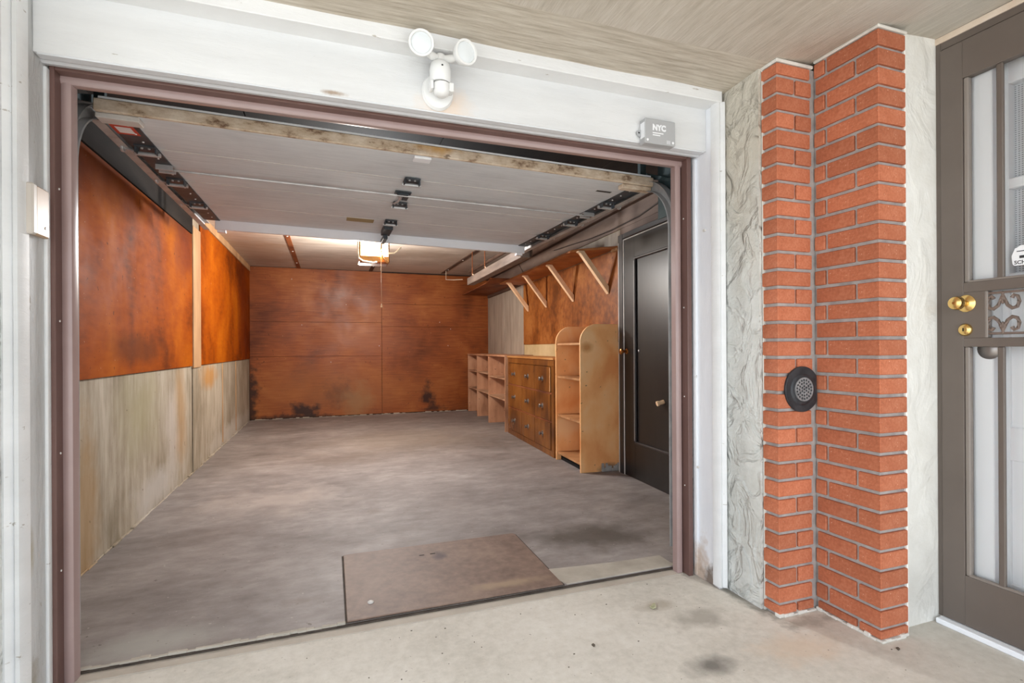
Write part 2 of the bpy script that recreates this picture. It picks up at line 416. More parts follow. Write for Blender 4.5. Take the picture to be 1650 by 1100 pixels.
def glass_mat(name):
    m = bpy.data.materials.new(name); m.use_nodes = True
    nt = m.node_tree
    for n in list(nt.nodes):
        nt.nodes.remove(n)
    o = nt.nodes.new('ShaderNodeOutputMaterial')
    tr = nt.nodes.new('ShaderNodeBsdfTransparent'); tr.inputs[0].default_value = (1, 1, 1, 1)
    gl = nt.nodes.new('ShaderNodeBsdfGlossy'); gl.inputs['Roughness'].default_value = 0.02
    fr = nt.nodes.new('ShaderNodeFresnel'); fr.inputs['IOR'].default_value = 1.35
    mx = nt.nodes.new('ShaderNodeMixShader')
    nt.links.new(fr.outputs[0], mx.inputs[0]); nt.links.new(tr.outputs[0], mx.inputs[1]); nt.links.new(gl.outputs[0], mx.inputs[2])
    nt.links.new(mx.outputs[0], o.inputs[0])
    M[name] = m
glass_mat('pane_glass')
def emit_mat(name, c, st):
    m = bpy.data.materials.new(name); m.use_nodes = True
    b = m.node_tree.nodes['Principled BSDF']
    b.inputs['Base Color'].default_value = lin((250, 240, 220))
    b.inputs['Emission Color'].default_value = c
    b.inputs['Emission Strength'].default_value = st
    M[name] = m
emit_mat('lit_lens', (1.0, 0.82, 0.56, 1), 15.0)

# ------------------------------------------------------------------ mesh helpers
class MB:
    def __init__(s):
        s.bm = bmesh.new()
    def box(s, x0, x1, y0, y1, z0, z1, bev=0.0, seg=1):
        tmp = bmesh.new()
        vs = [tmp.verts.new((x, y, z)) for x in (x0, x1) for y in (y0, y1) for z in (z0, z1)]
        for f in ((0, 1, 3, 2), (4, 6, 7, 5), (0, 4, 5, 1), (2, 3, 7, 6), (0, 2, 6, 4), (1, 5, 7, 3)):
            tmp.faces.new([vs[i] for i in f])
        if bev:
            bmesh.ops.bevel(tmp, geom=list(tmp.edges), offset=bev, segments=seg, affect='EDGES', profile=0.5)
        s._add(tmp)
        return s
    def _add(s, tmp, mat=None):
        if mat is not None:
            bmesh.ops.transform(tmp, matrix=mat, verts=list(tmp.verts))
        me = bpy.data.meshes.new('tmp'); tmp.to_mesh(me); tmp.free()
        s.bm.from_mesh(me); bpy.data.meshes.remove(me)
    def prism(s, pts, axis, a, b, bev=0.0):
        """polygon in the plane across `axis`, extruded from a to b. pts are (u,v): x->(y,z) y->(x,z) z->(x,y)"""
        def P(u, v, w):
            return {'x': (w, u, v), 'y': (u, w, v), 'z': (u, v, w)}[axis]
        tmp = bmesh.new()
        lo = [tmp.verts.new(P(u, v, a)) for u, v in pts]
        hi = [tmp.verts.new(P(u, v, b)) for u, v in pts]
        n = len(pts)
        tmp.faces.new(lo); tmp.faces.new(hi)
        for i in range(n):
            tmp.faces.new((lo[i], lo[(i + 1) % n], hi[(i + 1) % n], hi[i]))
        bmesh.ops.recalc_face_normals(tmp, faces=list(tmp.faces))
        if bev:
            bmesh.ops.bevel(tmp, geom=list(tmp.edges), offset=bev, segments=1, affect='EDGES')
        s._add(tmp)
        return s
    def tube(s, path, r, n=8, cap=True):
        path = [Vector(p) for p in path]
        tmp = bmesh.new(); rings = []
        for i, p in enumerate(path):
            d = (path[min(i + 1, len(path) - 1)] - path[max(i - 1, 0)]).normalized()
            a = d.cross(Vector((0, 0, 1)) if abs(d.z) < 0.9 else Vector((1, 0, 0))).normalized()
            b = d.cross(a)
            rr = r[i] if isinstance(r, (list, tuple)) else r
            rings.append([tmp.verts.new(p + (a * math.cos(2 * math.pi * k / n) + b * math.sin(2 * math.pi * k / n)) * rr) for k in range(n)])
        for i in range(len(rings) - 1):
            for k in range(n):
                tmp.faces.new((rings[i][k], rings[i][(k + 1) % n], rings[i + 1][(k + 1) % n], rings[i + 1][k]))
        if cap:
            tmp.faces.new(rings[0]); tmp.faces.new(rings[-1])
        bmesh.ops.recalc_face_normals(tmp, faces=list(tmp.faces))
        s._add(tmp)
        return s
    def lathe(s, prof, n=24, origin=(0, 0, 0), axis=(0, 0, 1), sx=1.0, sy=1.0):
        """prof: (radius, height) pairs, spun about axis through origin"""
        tmp = bmesh.new(); rings = []
        for r, h in prof:
            if r < 1e-6:
                rings.append([tmp.verts.new((0, 0, h))])
            else:
                rings.append([tmp.verts.new((r * sx * math.cos(2 * math.pi * k / n), r * sy * math.sin(2 * math.pi * k / n), h)) for k in range(n)])
        for i in range(len(rings) - 1):
            A, B = rings[i], rings[i + 1]
            for k in range(n):
                k2 = (k + 1) % n
                if len(A) == 1 and len(B) == 1:
                    continue
                if len(A) == 1:
                    tmp.faces.new((A[0], B[k], B[k2]))
                elif len(B) == 1:
                    tmp.faces.new((A[k], A[k2], B[0]))
                else:
                    tmp.faces.new((A[k], A[k2], B[k2], B[k]))
        bmesh.ops.recalc_face_normals(tmp, faces=list(tmp.faces))
        q = Vector((0, 0, 1)).rotation_difference(Vector(axis).normalized()).to_matrix().to_4x4()
        s._add(tmp, Matrix.Translation(origin) @ q)
        return s
    def build(s, name, mat, parent=None, smooth=False):
        me = bpy.data.meshes.new(name)
        bmesh.ops.recalc_face_normals(s.bm, faces=list(s.bm.faces))
        s.bm.to_mesh(me); s.bm.free()
        me.materials.append(M[mat])
        if smooth:
            for p in me.polygons:
                p.use_smooth = True
            try:
                me.set_sharp_from_angle(angle=math.radians(40))
            except Exception:
                pass
        o = bpy.data.objects.new(name, me)
        COL.objects.link(o)
        if parent is not None:
            o.parent = parent
        return o

def B(name, mat, parent, x0, x1, y0, y1, z0, z1, bev=0.0, seg=1):
    return MB().box(x0, x1, y0, y1, z0, z1, bev, seg).build(name, mat, parent, smooth=seg > 1)

def tag(o, label, cat=None, group=None, kind=None):
    o['label'] = label
    if cat: o['category'] = cat
    if group: o['group'] = group
    if kind: o['kind'] = kind
    return o

def thing(name, label, cat, loc=(0, 0, 0), rz=0.0, group=None, kind=None):
    o = bpy.data.objects.new(name, None)
    o.empty_display_size = 0.1
    COL.objects.link(o)
    o.location = loc
    o.rotation_euler = (0, 0, rz)
    return tag(o, label, cat, group, kind)

def struct(o, label, cat):
    return tag(o, label, cat, kind='structure')

def place(mesh_obj, name, parent, loc=(0, 0, 0), rot=(0, 0, 0)):
    c = bpy.data.objects.new(name, mesh_obj.data)
    COL.objects.link(c); c.parent = parent; c.location = loc; c.rotation_euler = rot
    return c

def text_mesh(name, body, size, mat, parent, loc, rot, depth=0.0006, bold=0.0, sx=1.0):
    cu = bpy.data.curves.new('txt', 'FONT')
    cu.body = body; cu.size = size; cu.extrude = depth; cu.offset = bold; cu.resolution_u = 3
    o = bpy.data.objects.new('txt', cu)
    COL.objects.link(o)
    bpy.context.view_layer.update()
    me = bpy.data.meshes.new_from_object(o.evaluated_get(bpy.context.evaluated_depsgraph_get()))
    COL.objects.unlink(o); bpy.data.objects.remove(o)
    me.materials.clear(); me.materials.append(M[mat])
    r = bpy.data.objects.new(name, me); COL.objects.link(r)
    r.parent = parent; r.location = loc; r.rotation_euler = rot; r.scale = (sx, 1, 1)
    return r

# key planes of the place (metres)
XL, YB, ZC = -1.185, 9.22, 2.49            # left wall, back wall, garage ceiling
RK = 0.054                                  # the right wall runs slightly outward
RA = -math.atan(RK)
def RW(y, off=0.0, z=0.0):                  # a point beside the right wall
    return Vector((2.54 + RK * (y - 4) - off, y, z))

# ------------------------------------------------------------------ floors
apron = struct(B('floor', 'apron_concrete', None, -9, 9, -14, 2.245, -0.2, 0.0), 'pale concrete apron in front of the garage', 'floor')
B('threshold_strip', 'threshold_cement', apron, -0.86, 1.70, 2.185, 2.243, -0.05, 0.003, 0.002)
B('joint', 'joint_dirt', apron, -0.86, 1.72, 2.243, 2.2555, -0.05, 0.009)

gf = MB()
nx, ny = 2, 2
gf.box(-1.4, 3.1, 2.256, 9.5, -0.2, 0.012, 0.0)
gfl = struct(gf.build('floor', 'garage_floor'), 'worn grey brown concrete floor inside the garage', 'floor')
# crumbling lip along the front edge and a later cement patch
lip = MB()
xs = [-0.84 + i * 0.03 for i in range(31)]
for i in range(30):
    h = 0.016 + 0.006 * random.random()
    lip.box(xs[i], xs[i + 1] + 0.004, 2.252 - 0.004 * random.random(), 2.262 + 0.014 * random.random(), 0.0, h - 0.003, 0.003)
lip.build('crumbled_edge', 'patch_cement', gfl)
MB().prism([(1.078, 2.258), (1.70, 2.258), (1.70, 2.395), (1.45, 2.40), (1.20, 2.425), (1.0, 2.45)], 'z', 0.0, 0.016, 0.002).build('cement_patch', 'patch_cement', gfl)

pl = thing('floor_plate', 'rusty brown rectangular steel plate set into the garage floor', 'cover plate', (0.07, 2.258, 0.012))
MB().prism([(0, 0), (0.988, 0.0), (0.998, 0.70), (0.985, 0.725), (0.02, 0.735), (0.005, 0.72)], 'z', 0.0, 0.007, 0.002).build('plate', 'rust_plate', pl)
MB().prism([(-0.007, -0.002), (0.996, -0.002), (1.006, 0.71), (0.992, 0.734), (0.015, 0.744), (-0.004, 0.728)], 'z', -0.002, 0.0012).build('edge_gap', 'joint_dirt', pl)
for x in (0.395, 0.455):
    B('lifting_slot', 'hole_black', pl, x, x + 0.028, 0.575, 0.584, 0.004, 0.0076)
MB().lathe([(0.014, 0), (0.014, 0.004), (0.008, 0.008), (0, 0.009)], 12, (0.105, 0.13, 0.007)).build('bolt', 'worn_edge', pl, True)

# ------------------------------------------------------------------ garage shell
# left wall
wl = struct(B('wall_left', 'left_plaster', None, XL - 0.15, XL, 2.25, YB + 0.1, -0.05, ZC + 0.1), 'left garage wall, stained plaster below orange plywood', 'wall')
B('plywood_panel', 'ply_left', wl, XL, XL + 0.014, 2.40, 5.47, 1.0, 2.21, 0.002)
B('plywood_panel', 'ply_left', wl, XL, XL + 0.014, 5.81, YB - 0.01, 1.0, 2.40, 0.002)
B('batten', 'batten', wl, XL, XL + 0.02, 5.49, 5.79, 0.98, 2.30, 0.003)
B('batten', 'left_plaster', wl, XL, XL + 0.012, 5.50, 5.78, 0.02, 0.975, 0.003)
B('upper_board', 'dark_left', wl, XL, XL + 0.02, 2.3, 5.47, 2.215, ZC - 0.002, 0.002)
B('ceiling_trim', 'batten', wl, XL, XL + 0.022, 5.47, YB - 0.01, 2.405, ZC - 0.002, 0.002)
for y in (6.95, 7.9):
    B('joint_strip', 'batten', wl, XL, XL + 0.006, y, y + 0.03, 0.05, 0.995)
deb = MB()
for i in range(60):
    y = 2.5 + 6.5 * i / 60.0
    deb.box(XL, XL + 0.008 + 0.012 * random.random(), y, y + 0.115, 0.01, 0.014 + 0.012 * random.random(), 0.003)
deb.build('crumbled_edge', 'left_plaster', wl)

# back wall: stained plywood sheets with open joints
wb = struct(B('wall_back', 'seam_dark', None, XL - 0.1, 3.1, YB, YB + 0.15, -0.05, ZC + 0.1), 'back garage wall clad in stained reddish plywood sheets', 'wall')
XS = 0.885
g = 0.0026
for x0, x1, zs in ((XL + 0.004, XS - g, [0.03, 1.03, 1.60, ZC - 0.008]), (XS + g, 2.90, [0.03, 1.535, 1.93, ZC - 0.025])):
    for z0, z1 in zip(zs, zs[1:]):
        B('plywood_sheet', 'ply_back', wb, x0, x1, YB - 0.012 - 0.002 * random.random(), YB, z0 + g * 0.6, z1 - g * 0.6, 0.001)
# seam cover strip and crumbs at the foot
edge = MB()
for i in range(70):
    x = XL + 0.03 + 3.55 * i / 70.0
    edge.box(x, x + 0.052, YB - 0.02 - 0.02 * random.random(), YB, 0.01, 0.014 + 0.02 * random.random() ** 2, 0.004)
edge.build('crumbled_edge', 'grey_board', wb)
def nail(px_, z_):
    return MB().lathe([(0.007, 0), (0.006, 0.004), (0, 0.006)], 8, (px_, YB - 0.013, z_), (0, -1, 0)).build('nail', 'worn_edge', wb, True)
for a, b in ((-0.55, 2.3), (0.05, 0.93), (1.9, 1.62), (2.1, 1.5), (2.05, 1.2), (-0.4, 1.55), (0.84, 1.2), (0.3, 1.9)):
    nail(a, b)

# right wall (runs slightly outward towards the back)
wr = thing('wall_right', 'right garage wall with plywood, plaster and grey boards', 'wall', RW(4), RA, kind='structure')
B('wall_core', 'right_plaster', wr, 0.0, 0.15, -1.9, 5.35, -0.05, ZC + 0.1)
B('plywood_panel', 'ply_right', wr, -0.014, 0.0, 0.145, 1.24, 1.2, 2.06, 0.001)
B('plywood_panel', 'ply_right', wr, -0.014, 0.0, 1.245, 3.05, 1.2, 2.06, 0.001)
for a, b in ((3.06, 4.10), (4.118, 5.22)):
    B('grey_board', 'grey_board', wr, -0.012, 0.0, a, b, 0.02, 2.12, 0.002)
B('board_seam', 'seam_dark', wr, -0.003, 0.0, 4.09, 4.125, 0.02, 2.12)
B('upper_board', 'grey_board', wr, -0.010, 0.0, 0.145, 2.6, 2.065, 2.23, 0.002)
B('upper_board', 'brown_upper', wr, -0.012, 0.0, -1.7, 0.14, 2.172, 2.234, 0.002)
B('upper_board', 'brown_upper', wr, -0.012, 0.0, -1.7, 5.2, 2.235, ZC - 0.003, 0.002)
B('ledger', 'dark_timber', wr, -0.06, 0.0, -1.6, 5.2, 2.40, ZC - 0.004, 0.003)

# front wall seen from inside and its header
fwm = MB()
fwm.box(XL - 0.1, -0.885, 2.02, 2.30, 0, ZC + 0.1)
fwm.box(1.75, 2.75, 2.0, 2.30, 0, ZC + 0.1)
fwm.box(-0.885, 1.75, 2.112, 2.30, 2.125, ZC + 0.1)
struct(fwm.build('wall_front', 'dark_board'), 'front wall of the garage around the door opening', 'wall')

# ceiling
ce = struct(B('ceiling', 'seam_dark', None, XL - 0.1, 3.1, 2.25, YB + 0.1, ZC + 0.006, ZC + 0.15), 'dull sheet ceiling of the garage', 'ceiling')
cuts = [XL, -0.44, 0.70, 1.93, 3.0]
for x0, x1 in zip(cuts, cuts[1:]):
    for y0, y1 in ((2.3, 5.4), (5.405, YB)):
        B('ceiling_sheet', 'garage_ceiling' if y0 > 5 else 'dark_board', ce, x0 + 0.004, x1 - 0.004, y0, y1, ZC - 0.002, ZC + 0.006)  # dark colour on the front sheets stands in for shade above the raised door
for x, y0, y1 in ((-0.44, 4.8, YB - 0.02), (1.93, 4.8, YB - 0.15), (0.70, 7.6, YB - 0.02)):
    cb = B('cover_strip', 'dark_timber' if x != -0.44 else 'shelf_dark', ce, x - 0.028, x + 0.028, y0, y1, ZC - 0.014, ZC, 0.002)
    for y in (6.6, 7.6, 8.6):
        if y > y0:
            MB().lathe([(0.012, 0), (0.010, -0.005), (0, -0.007)], 8, (x, y, ZC - 0.014)).build('nail', 'worn_edge', cb, True)

# ------------------------------------------------------------------ porch ceiling
def ceil_z(x, y):
    s_ = min(max((x - 1.7) / 0.8, 0), 1); s_ = s_ * s_ * (3 - 2 * s_)
    d = min(max((1.97 - y) / 0.28, 0), 1)
    z = 2.355 + 0.014 * d + 0.075 * s_
    z += 0.002 * math.sin(x * 5.1 + y * 3.3) + 0.0015 * math.sin(x * 11 + 2 * y)
    return z
def ceil_mesh(x0, x1, y0, y1, nx, ny, name, mat, parent=None):
    vs = []; fs = []
    for j in range(ny + 1):
        for i in range(nx + 1):
            x = x0 + (x1 - x0) * i / nx; y = y0 + (y1 - y0) * j / ny
            vs.append((x, y, ceil_z(x, y)))
    for j in range(ny + 1):
        for i in range(nx + 1):
            x = x0 + (x1 - x0) * i / nx; y = y0 + (y1 - y0) * j / ny
            vs.append((x, y, 2.62))
    w = nx + 1; o = w * (ny + 1)
    for j in range(ny):
        for i in range(nx):
            a = j * w + i
            fs.append((a, a + w, a + w + 1, a + 1))
            fs.append((o + a, o + a + 1, o + a + w + 1, o + a + w))
    for i in range(nx):
        fs.append((i, i + 1, o + i + 1, o + i)); a = ny * w + i; fs.append((a, o + a, o + a + 1, a + 1))
    for j in range(ny):
        a = j * w; fs.append((a, o + a, o + a + w, a + w)); a = j * w + nx; fs.append((a, a + w, o + a + w, o + a))
    me = bpy.data.meshes.new(name); me.from_pydata(vs, [], fs); me.update()
    me.materials.append(M[mat])
    for p in me.polygons: p.use_smooth = True
    try: me.set_sharp_from_angle(angle=math.radians(40))
    except Exception: pass
    ob = bpy.data.objects.new(name, me); COL.objects.link(ob)
    if parent: ob.parent = parent
    return ob
pc = struct(ceil_mesh(-1.6, 3.2, -1.25, 1.72, 70, 36, 'ceiling', 'porch_ceiling_concrete'), 'brushed grey concrete ceiling over the entry', 'ceiling')
ceil_mesh(-1.6, 3.2, 1.72, 2.10, 70, 8, 'cove_band', 'porch_band_concrete', pc)

# ------------------------------------------------------------------ painted trim around the opening
tr = struct(B('trim_1', 'header_paint', None, -0.88, 1.745, 2.06, 2.11, 2.103, 2.31, 0.002), 'wide white painted header board above the garage opening', 'trim')
tr2 = struct(B('trim_2', 'white_paint', None, -0.915, 1.765, 1.97, 2.115, 2.305, 2.40, 0.003), 'white painted overhanging board along the porch ceiling', 'trim')
MB().prism([(2.105, 2.122), (2.105, 2.100), (2.118, 2.095), (2.132, 2.099), (2.142, 2.100), (2.15, 2.106), (2.15, 2.122)], 'x', -0.88, 1.745).build('bead', 'bead_paint', tr)
MB().prism([(2.061, 2.110), (2.064, 2.098), (2.09, 2.096), (2.108, 2.101), (2.108, 2.112)], 'x', -0.87, 1.735).build('bead', 'bead_paint', tr)

# right side casing: return board, rounded outer bead
tj = struct(B('trim_3', 'jamb_paint_right', None, 1.745, 1.80, 1.985, 2.24, 0.0, 2.31, 0.002), 'white painted side board right of the opening, peeling at its foot', 'trim')
MB().prism([(1.738, 2.02), (1.738, 1.985), (1.746, 1.972), (1.757, 1.975), (1.762, 1.966), (1.772, 1.962), (1.781, 1.970), (1.79, 1.99), (1.79, 2.02)], 'z', 0.012, 2.306).build('outer_bead', 'white_paint', tj, True)
B('inner_bead', 'jamb_paint_right', tj, 1.733, 1.747, 2.128, 2.15, 0.01, 2.09, 0.004, 2)
for z, y in ((1.72, 2.07), (0.55, 2.13)):
    B('latch_nub', 'worn_edge', tj, 1.735, 1.746, y - 0.010, y + 0.010, z - 0.006, z + 0.006, 0.003)
# left side casing
tl = struct(B('trim_4', 'jamb_paint_left', None, -0.93, -0.88, 1.98, 2.24, 0.0, 2.38, 0.002), 'grey white peeling side board left of the opening', 'trim')
MB().prism([(-0.873, 2.02), (-0.874, 1.985), (-0.880, 1.970), (-0.891, 1.972), (-0.897, 1.980), (-0.903, 1.968), (-0.912, 1.962), (-0.925, 1.968), (-0.93, 2.02)], 'z', 0.0, 2.38).build('outer_bead', 'white_paint', tl, True)
B('inner_bead', 'white_paint', tl, -0.882, -0.871, 2.125, 2.15, 0.0, 2.09, 0.004, 2)

# brown metal frame with vinyl door stop
fr = thing('door_frame', 'brown metal frame lining the garage door opening', 'door frame', (0.42, 2.2, 0), kind='structure')
def fl(x0, x1, y0, y1, z0, z1, nm, mt, bev=0.002):
    return B(nm, mt, fr, x0 - 0.42, x1 - 0.42, y0 - 2.2, y1 - 2.2, z0, z1, bev)
fl(-0.875, -0.860, 2.150, 2.24, 0.0, 2.107, 'side_jamb', 'brown_metal')
fl(1.703, 1.728, 2.150, 2.24, 0.0, 2.107, 'side_jamb', 'brown_metal')
fl(-0.8598, 1.7028, 2.150, 2.24, 2.093, 2.107, 'head_jamb', 'brown_metal')
def stop(x0, x1, flip):
    e = 0.010
    pts = [(x0, 2.198), (x0, 2.232), (x1, 2.232), (x1, 2.205)] + ([(x1 - 0.004, 2.194), (x1 - 0.014, 2.190), (x0 + 0.010, 2.192)] if not flip else [(x1 - 0.010, 2.192), (x0 + 0.014, 2.190), (x0 + 0.004, 2.194)])
    return MB().prism([(a - 0.42, b - 2.2) for a, b in pts], 'z', 0.004, 2.0705).build('door_stop', 'brown_vinyl', fr, True)
stop(-0.862, -0.827, False)
stop(1.666, 1.704, True)
MB().prism([(y - 2.2, z) for y, z in ((2.192, 2.0935), (2.232, 2.0935), (2.232, 2.071), (2.204, 2.066), (2.196, 2.068), (2.190, 2.078))], 'x', -0.862 - 0.42, 1.704 - 0.42).build('door_stop', 'brown_vinyl', fr, True)
rv = MB().lathe([(0.004, 0), (0.003, 0.002), (0, 0.0025)], 8, (0, 0, 0), (1, 0, 0)).build('rivet', 'worn_edge', fr, True)
rv.location = (-0.860 - 0.42, -0.02, 0.4)
for z in (0.8, 1.25, 1.7):
    place(rv, 'rivet', fr, (-0.860 - 0.42, -0.02, z))
for z in (0.45, 0.9, 1.35, 1.8):
    place(rv, 'rivet', fr, (1.703 - 0.42, -0.02, z), (0, 0, math.pi))

# ------------------------------------------------------------------ porch walls
struct(B('wall_porch_left', 'grey_stucco', None, -4.0, -0.918, 1.72, 2.03, -0.02, 2.60), 'grey stucco at the left edge of the porch', 'wall')
wp = struct(B('wall_porch_right', 'grey_stucco', None, 1.785, 2.60, 1.7735, 2.05, -0.02, 2.46), 'rough grey stucco between the white trim and the bricks', 'wall')
struct(B('wall_entry', 'white_stucco', None, 2.1665, 2.43, 1.4525, 1.77, -0.02, 2.50), 'white stucco strip between the bricks and the entry door', 'wall')
struct(B('wall_porch_side', 'white_stucco', None, 2.43, 2.70, -0.2, 0.44, -0.02, 2.50), 'white stucco wall on the near side of the entry door', 'wall')

# stepped brick pier
pier = thing('brick_pier', 'stepped red brick pier with grey mortar joints beside the entry', 'brick pier', (2.0, 1.55, 0))
def pb(x0, x1, y0, y1, z0, z1, nm, mt, bev=0.0):
    return B(nm, mt, pier, x0 - 2.0, x1 - 2.0, y0 - 1.55, y1 - 1.55, z0, z1, bev)
pb(1.807, 2.162, 1.697, 1.769, 0.0, 2.36, 'mortar_core', 'mortar')
pb(2.023, 2.162, 1.420, 1.696, 0.0, 2.39, 'mortar_core', 'mortar')
def mortar_cap(x0, x1, y0, y1, z0, z1):
    pb(x0, x1, y0, y1, z0, z1, 'plaster_edge', 'mortar_white', 0.003)
pb(2.1625, 2.172, 1.410, 1.452, 0.0, 2.39, 'plaster_edge', 'white_stucco', 0.003)
pb(1.797, 1.81, 1.764, 1.7695, 0.0, 2.36, 'plaster_edge', 'mortar_white')
brick_cache = {}
def brick(x0, x1, y0, y1, z0, z1):
    key = tuple(round(v, 4) for v in (x1 - x0, y1 - y0, z1 - z0))
    if key not in brick_cache:
        brick_cache[key] = MB().box(-key[0] / 2, key[0] / 2, -key[1] / 2, key[1] / 2, -key[2] / 2, key[2] / 2, 0.0028).build('brick', 'brick_clay', pier)
        o = brick_cache[key]
    else:
        o = place(brick_cache[key], 'brick', pier)
    jx = (random.random() - 0.5) * 0.002
    o.location = ((x0 + x1) / 2 - 2.0 + jx, (y0 + y1) / 2 - 1.55 + jx, (z0 + z1) / 2)
    return o
MJ = 0.0145
for k in range(-1, 31):
    # lower pier
    zt = 2.302 - k * 0.0749; zb = zt - 0.0749
    if k == -1: zt, zb = 2.362, 2.302
    z0, z1 = max(zb + MJ / 2, 0.012), zt - MJ / 2
    if z1 - z0 > 0.02:
        if k % 2:
            brick(1.797, 1.984, 1.686, 1.772, z0, z1)
        else:
            brick(1.797, 1.894, 1.686, 1.772, z0, z1)
            brick(1.906, 1.992, 1.686, 1.768, z0, z1)
    # taller pier, nearer
    zt = 2.314 - k * 0.0755; zb = zt - 0.0755
    if k == -1: zt, zb = 2.388, 2.314
    z0, z1 = max(zb + MJ / 2, 0.012), zt - MJ / 2
    if z1 - z0 > 0.02:
        if k % 2:
            brick(2.012, 2.075, 1.643, 1.692, z0, z1)
            brick(2.012, 2.165, 1.408, 1.630, z0, z1)
        else:
            brick(2.012, 2.075, 1.511, 1.684, z0, z1)
            brick(2.012, 2.165, 1.408, 1.499, z0, z1)
foot = MB()
for i in range(26):
    q = 0.002 + 0.007 * random.random(); h = 0.006 + 0.012 * random.random()
    if i < 8: foot.box(-0.206 + i * 0.0255, -0.206 + (i + 1) * 0.0257, 0.136 - q, 0.16, 0, h, 0.002)
    elif i < 20: foot.box(0.012 - q, 0.03, -0.146 + (i - 8) * 0.0235, -0.146 + (i - 7) * 0.0237, 0, h, 0.002)
    else: foot.box(0.010 + (i - 20) * 0.0258, 0.010 + (i - 19) * 0.0260, -0.142 - q, -0.12, 0, h, 0.002)
foot.build('mortar_foot', 'mortar_white', pier)
cap = MB()
cap.box(-0.207, 0.0, 0.132, 0.23, 2.358, 2.372, 0.003); cap.box(0.006, 0.170, -0.147, 0.14, 2.384, 2.396, 0.003)
cap.build('plaster_cap', 'mortar_white', pier)

# iron wall grate set across the inner brick corner
gr = thing('wall_grate', 'black cast iron round drain grate on the brick pier', 'grate', (1.925, 1.685, 0.966))
R0 = 0.098
def clipped(r, n=48, lim=0.080):
    return [(min(r * math.cos(2 * math.pi * i / n), lim), r * math.sin(2 * math.pi * i / n)) for i in range(n)]
fl_ = MB(); fl_.prism(clipped(R0), 'y', -0.008, 0.004, 0.002); fl_.build('flange', 'grate_iron', gr)
rim = MB(); rim.lathe([(0.072, 0.006), (0.066, 0.013), (0.058, 0.016), (0.053, 0.015), (0.050, 0.010)], 36, (-0.002, 0.002, 0), (0, -1, 0)); rim.build('rim', 'grate_iron', gr, True)
pts_h = [(0.0, 0.0)]
for ring, cnt in ((0.0135, 6), (0.027, 12), (0.040, 18)):
    pts_h += [(ring * math.cos(2 * math.pi * i / cnt + ring * 40), ring * math.sin(2 * math.pi * i / cnt + ring * 40)) for i in range(cnt)]
cu = bpy.data.curves.new('plate', 'CURVE'); cu.dimensions = '2D'; cu.fill_mode = 'BOTH'; cu.extrude = 0.0025
def circ(cx_, cy_, r, n):
    sp = cu.splines.new('POLY'); sp.points.add(n - 1); sp.use_cyclic_u = True
    for i in range(n):
        a = 2 * math.pi * i / n
        sp.points[i].co = (cx_ + r * math.cos(a), cy_ + r * math.sin(a), 0, 1)
circ(0, 0, 0.0515, 32)
for hx, hy in pts_h:
    circ(hx, hy, 0.0052, 8)
co_ = bpy.data.objects.new('plate', cu); COL.objects.link(co_); bpy.context.view_layer.update()
me = bpy.data.meshes.new_from_object(co_.evaluated_get(bpy.context.evaluated_depsgraph_get()))
COL.objects.unlink(co_); bpy.data.objects.remove(co_)
me.materials.clear(); me.materials.append(M['strainer_iron'])
pp = bpy.data.objects.new('strainer', me); COL.objects.link(pp); pp.parent = gr
pp.rotation_euler = (math.pi / 2, 0, 0); pp.location = (-0.002, -0.0140, 0)
MB().lathe([(0, 0), (0.05, 0), (0.05, 0.002), (0, 0.002)], 24, (-0.002, -0.0080, 0), (0, -1, 0)).build('cavity', 'hole_black', gr)

# ------------------------------------------------------------------ entry storm door (hinged on the near side)
XD = 2.41
ed = thing('door_2', 'dark taupe glazed storm door with scroll grille and brass knob', 'door', (XD, 0.95, 0), kind='structure')
def E_(nm, mt, x0, x1, y0, y1, z0, z1, bev=0.0015):
    return B(nm, mt, ed, x0 - XD, x1 - XD, y0 - 0.95, y1 - 0.95, z0, z1, bev)
YD0, YD1 = 0.52, 1.432
ZT = 2.375
E_('door_jamb', 'taupe_steel', XD + 0.008, XD + 0.05, YD1 + 0.002, 1.462, 0.02, ZT + 0.06)
E_('door_jamb', 'taupe_steel', XD + 0.008, XD + 0.05, 0.44, YD0 - 0.002, 0.02, ZT + 0.03)
E_('head_jamb', 'taupe_steel', XD + 0.008, XD + 0.05, 0.5185, 1.4335, ZT + 0.005, ZT + 0.035)
E_('head_caulk', 'caulk', XD + 0.004, XD + 0.03, 0.44, 1.462, ZT + 0.036, ZT + 0.062)
E_('frame_back', 'taupe_steel', XD + 0.036, XD + 0.05, 0.44, 1.50, ZT - 0.03, ZT + 0.085)
E_('frame_back', 'taupe_steel', XD + 0.036, XD + 0.05, 1.41, 1.50, 0.02, ZT + 0.085)
E_('stile', 'taupe_steel', XD, XD + 0.035, 1.352, YD1, 0.025, ZT)
E_('stile', 'taupe_steel', XD, XD + 0.035, YD0, 0.60, 0.025, ZT)
E_('top_rail', 'taupe_steel', XD, XD + 0.035, 0.60, 1.352, 2.225, ZT)
E_('bottom_rail', 'taupe_steel', XD, XD + 0.035, 0.60, 1.352, 0.025, 0.225)
E_('middle_rail', 'taupe_steel', XD, XD + 0.035, 0.60, 1.352, 1.362, 1.402)
E_('middle_rail', 'taupe_steel', XD, XD + 0.035, 0.60, 1.352, 1.145, 1.180)
E_('lock_block', 'taupe_steel', XD, XD + 0.035, 1.278, 1.352, 1.180, 1.362)
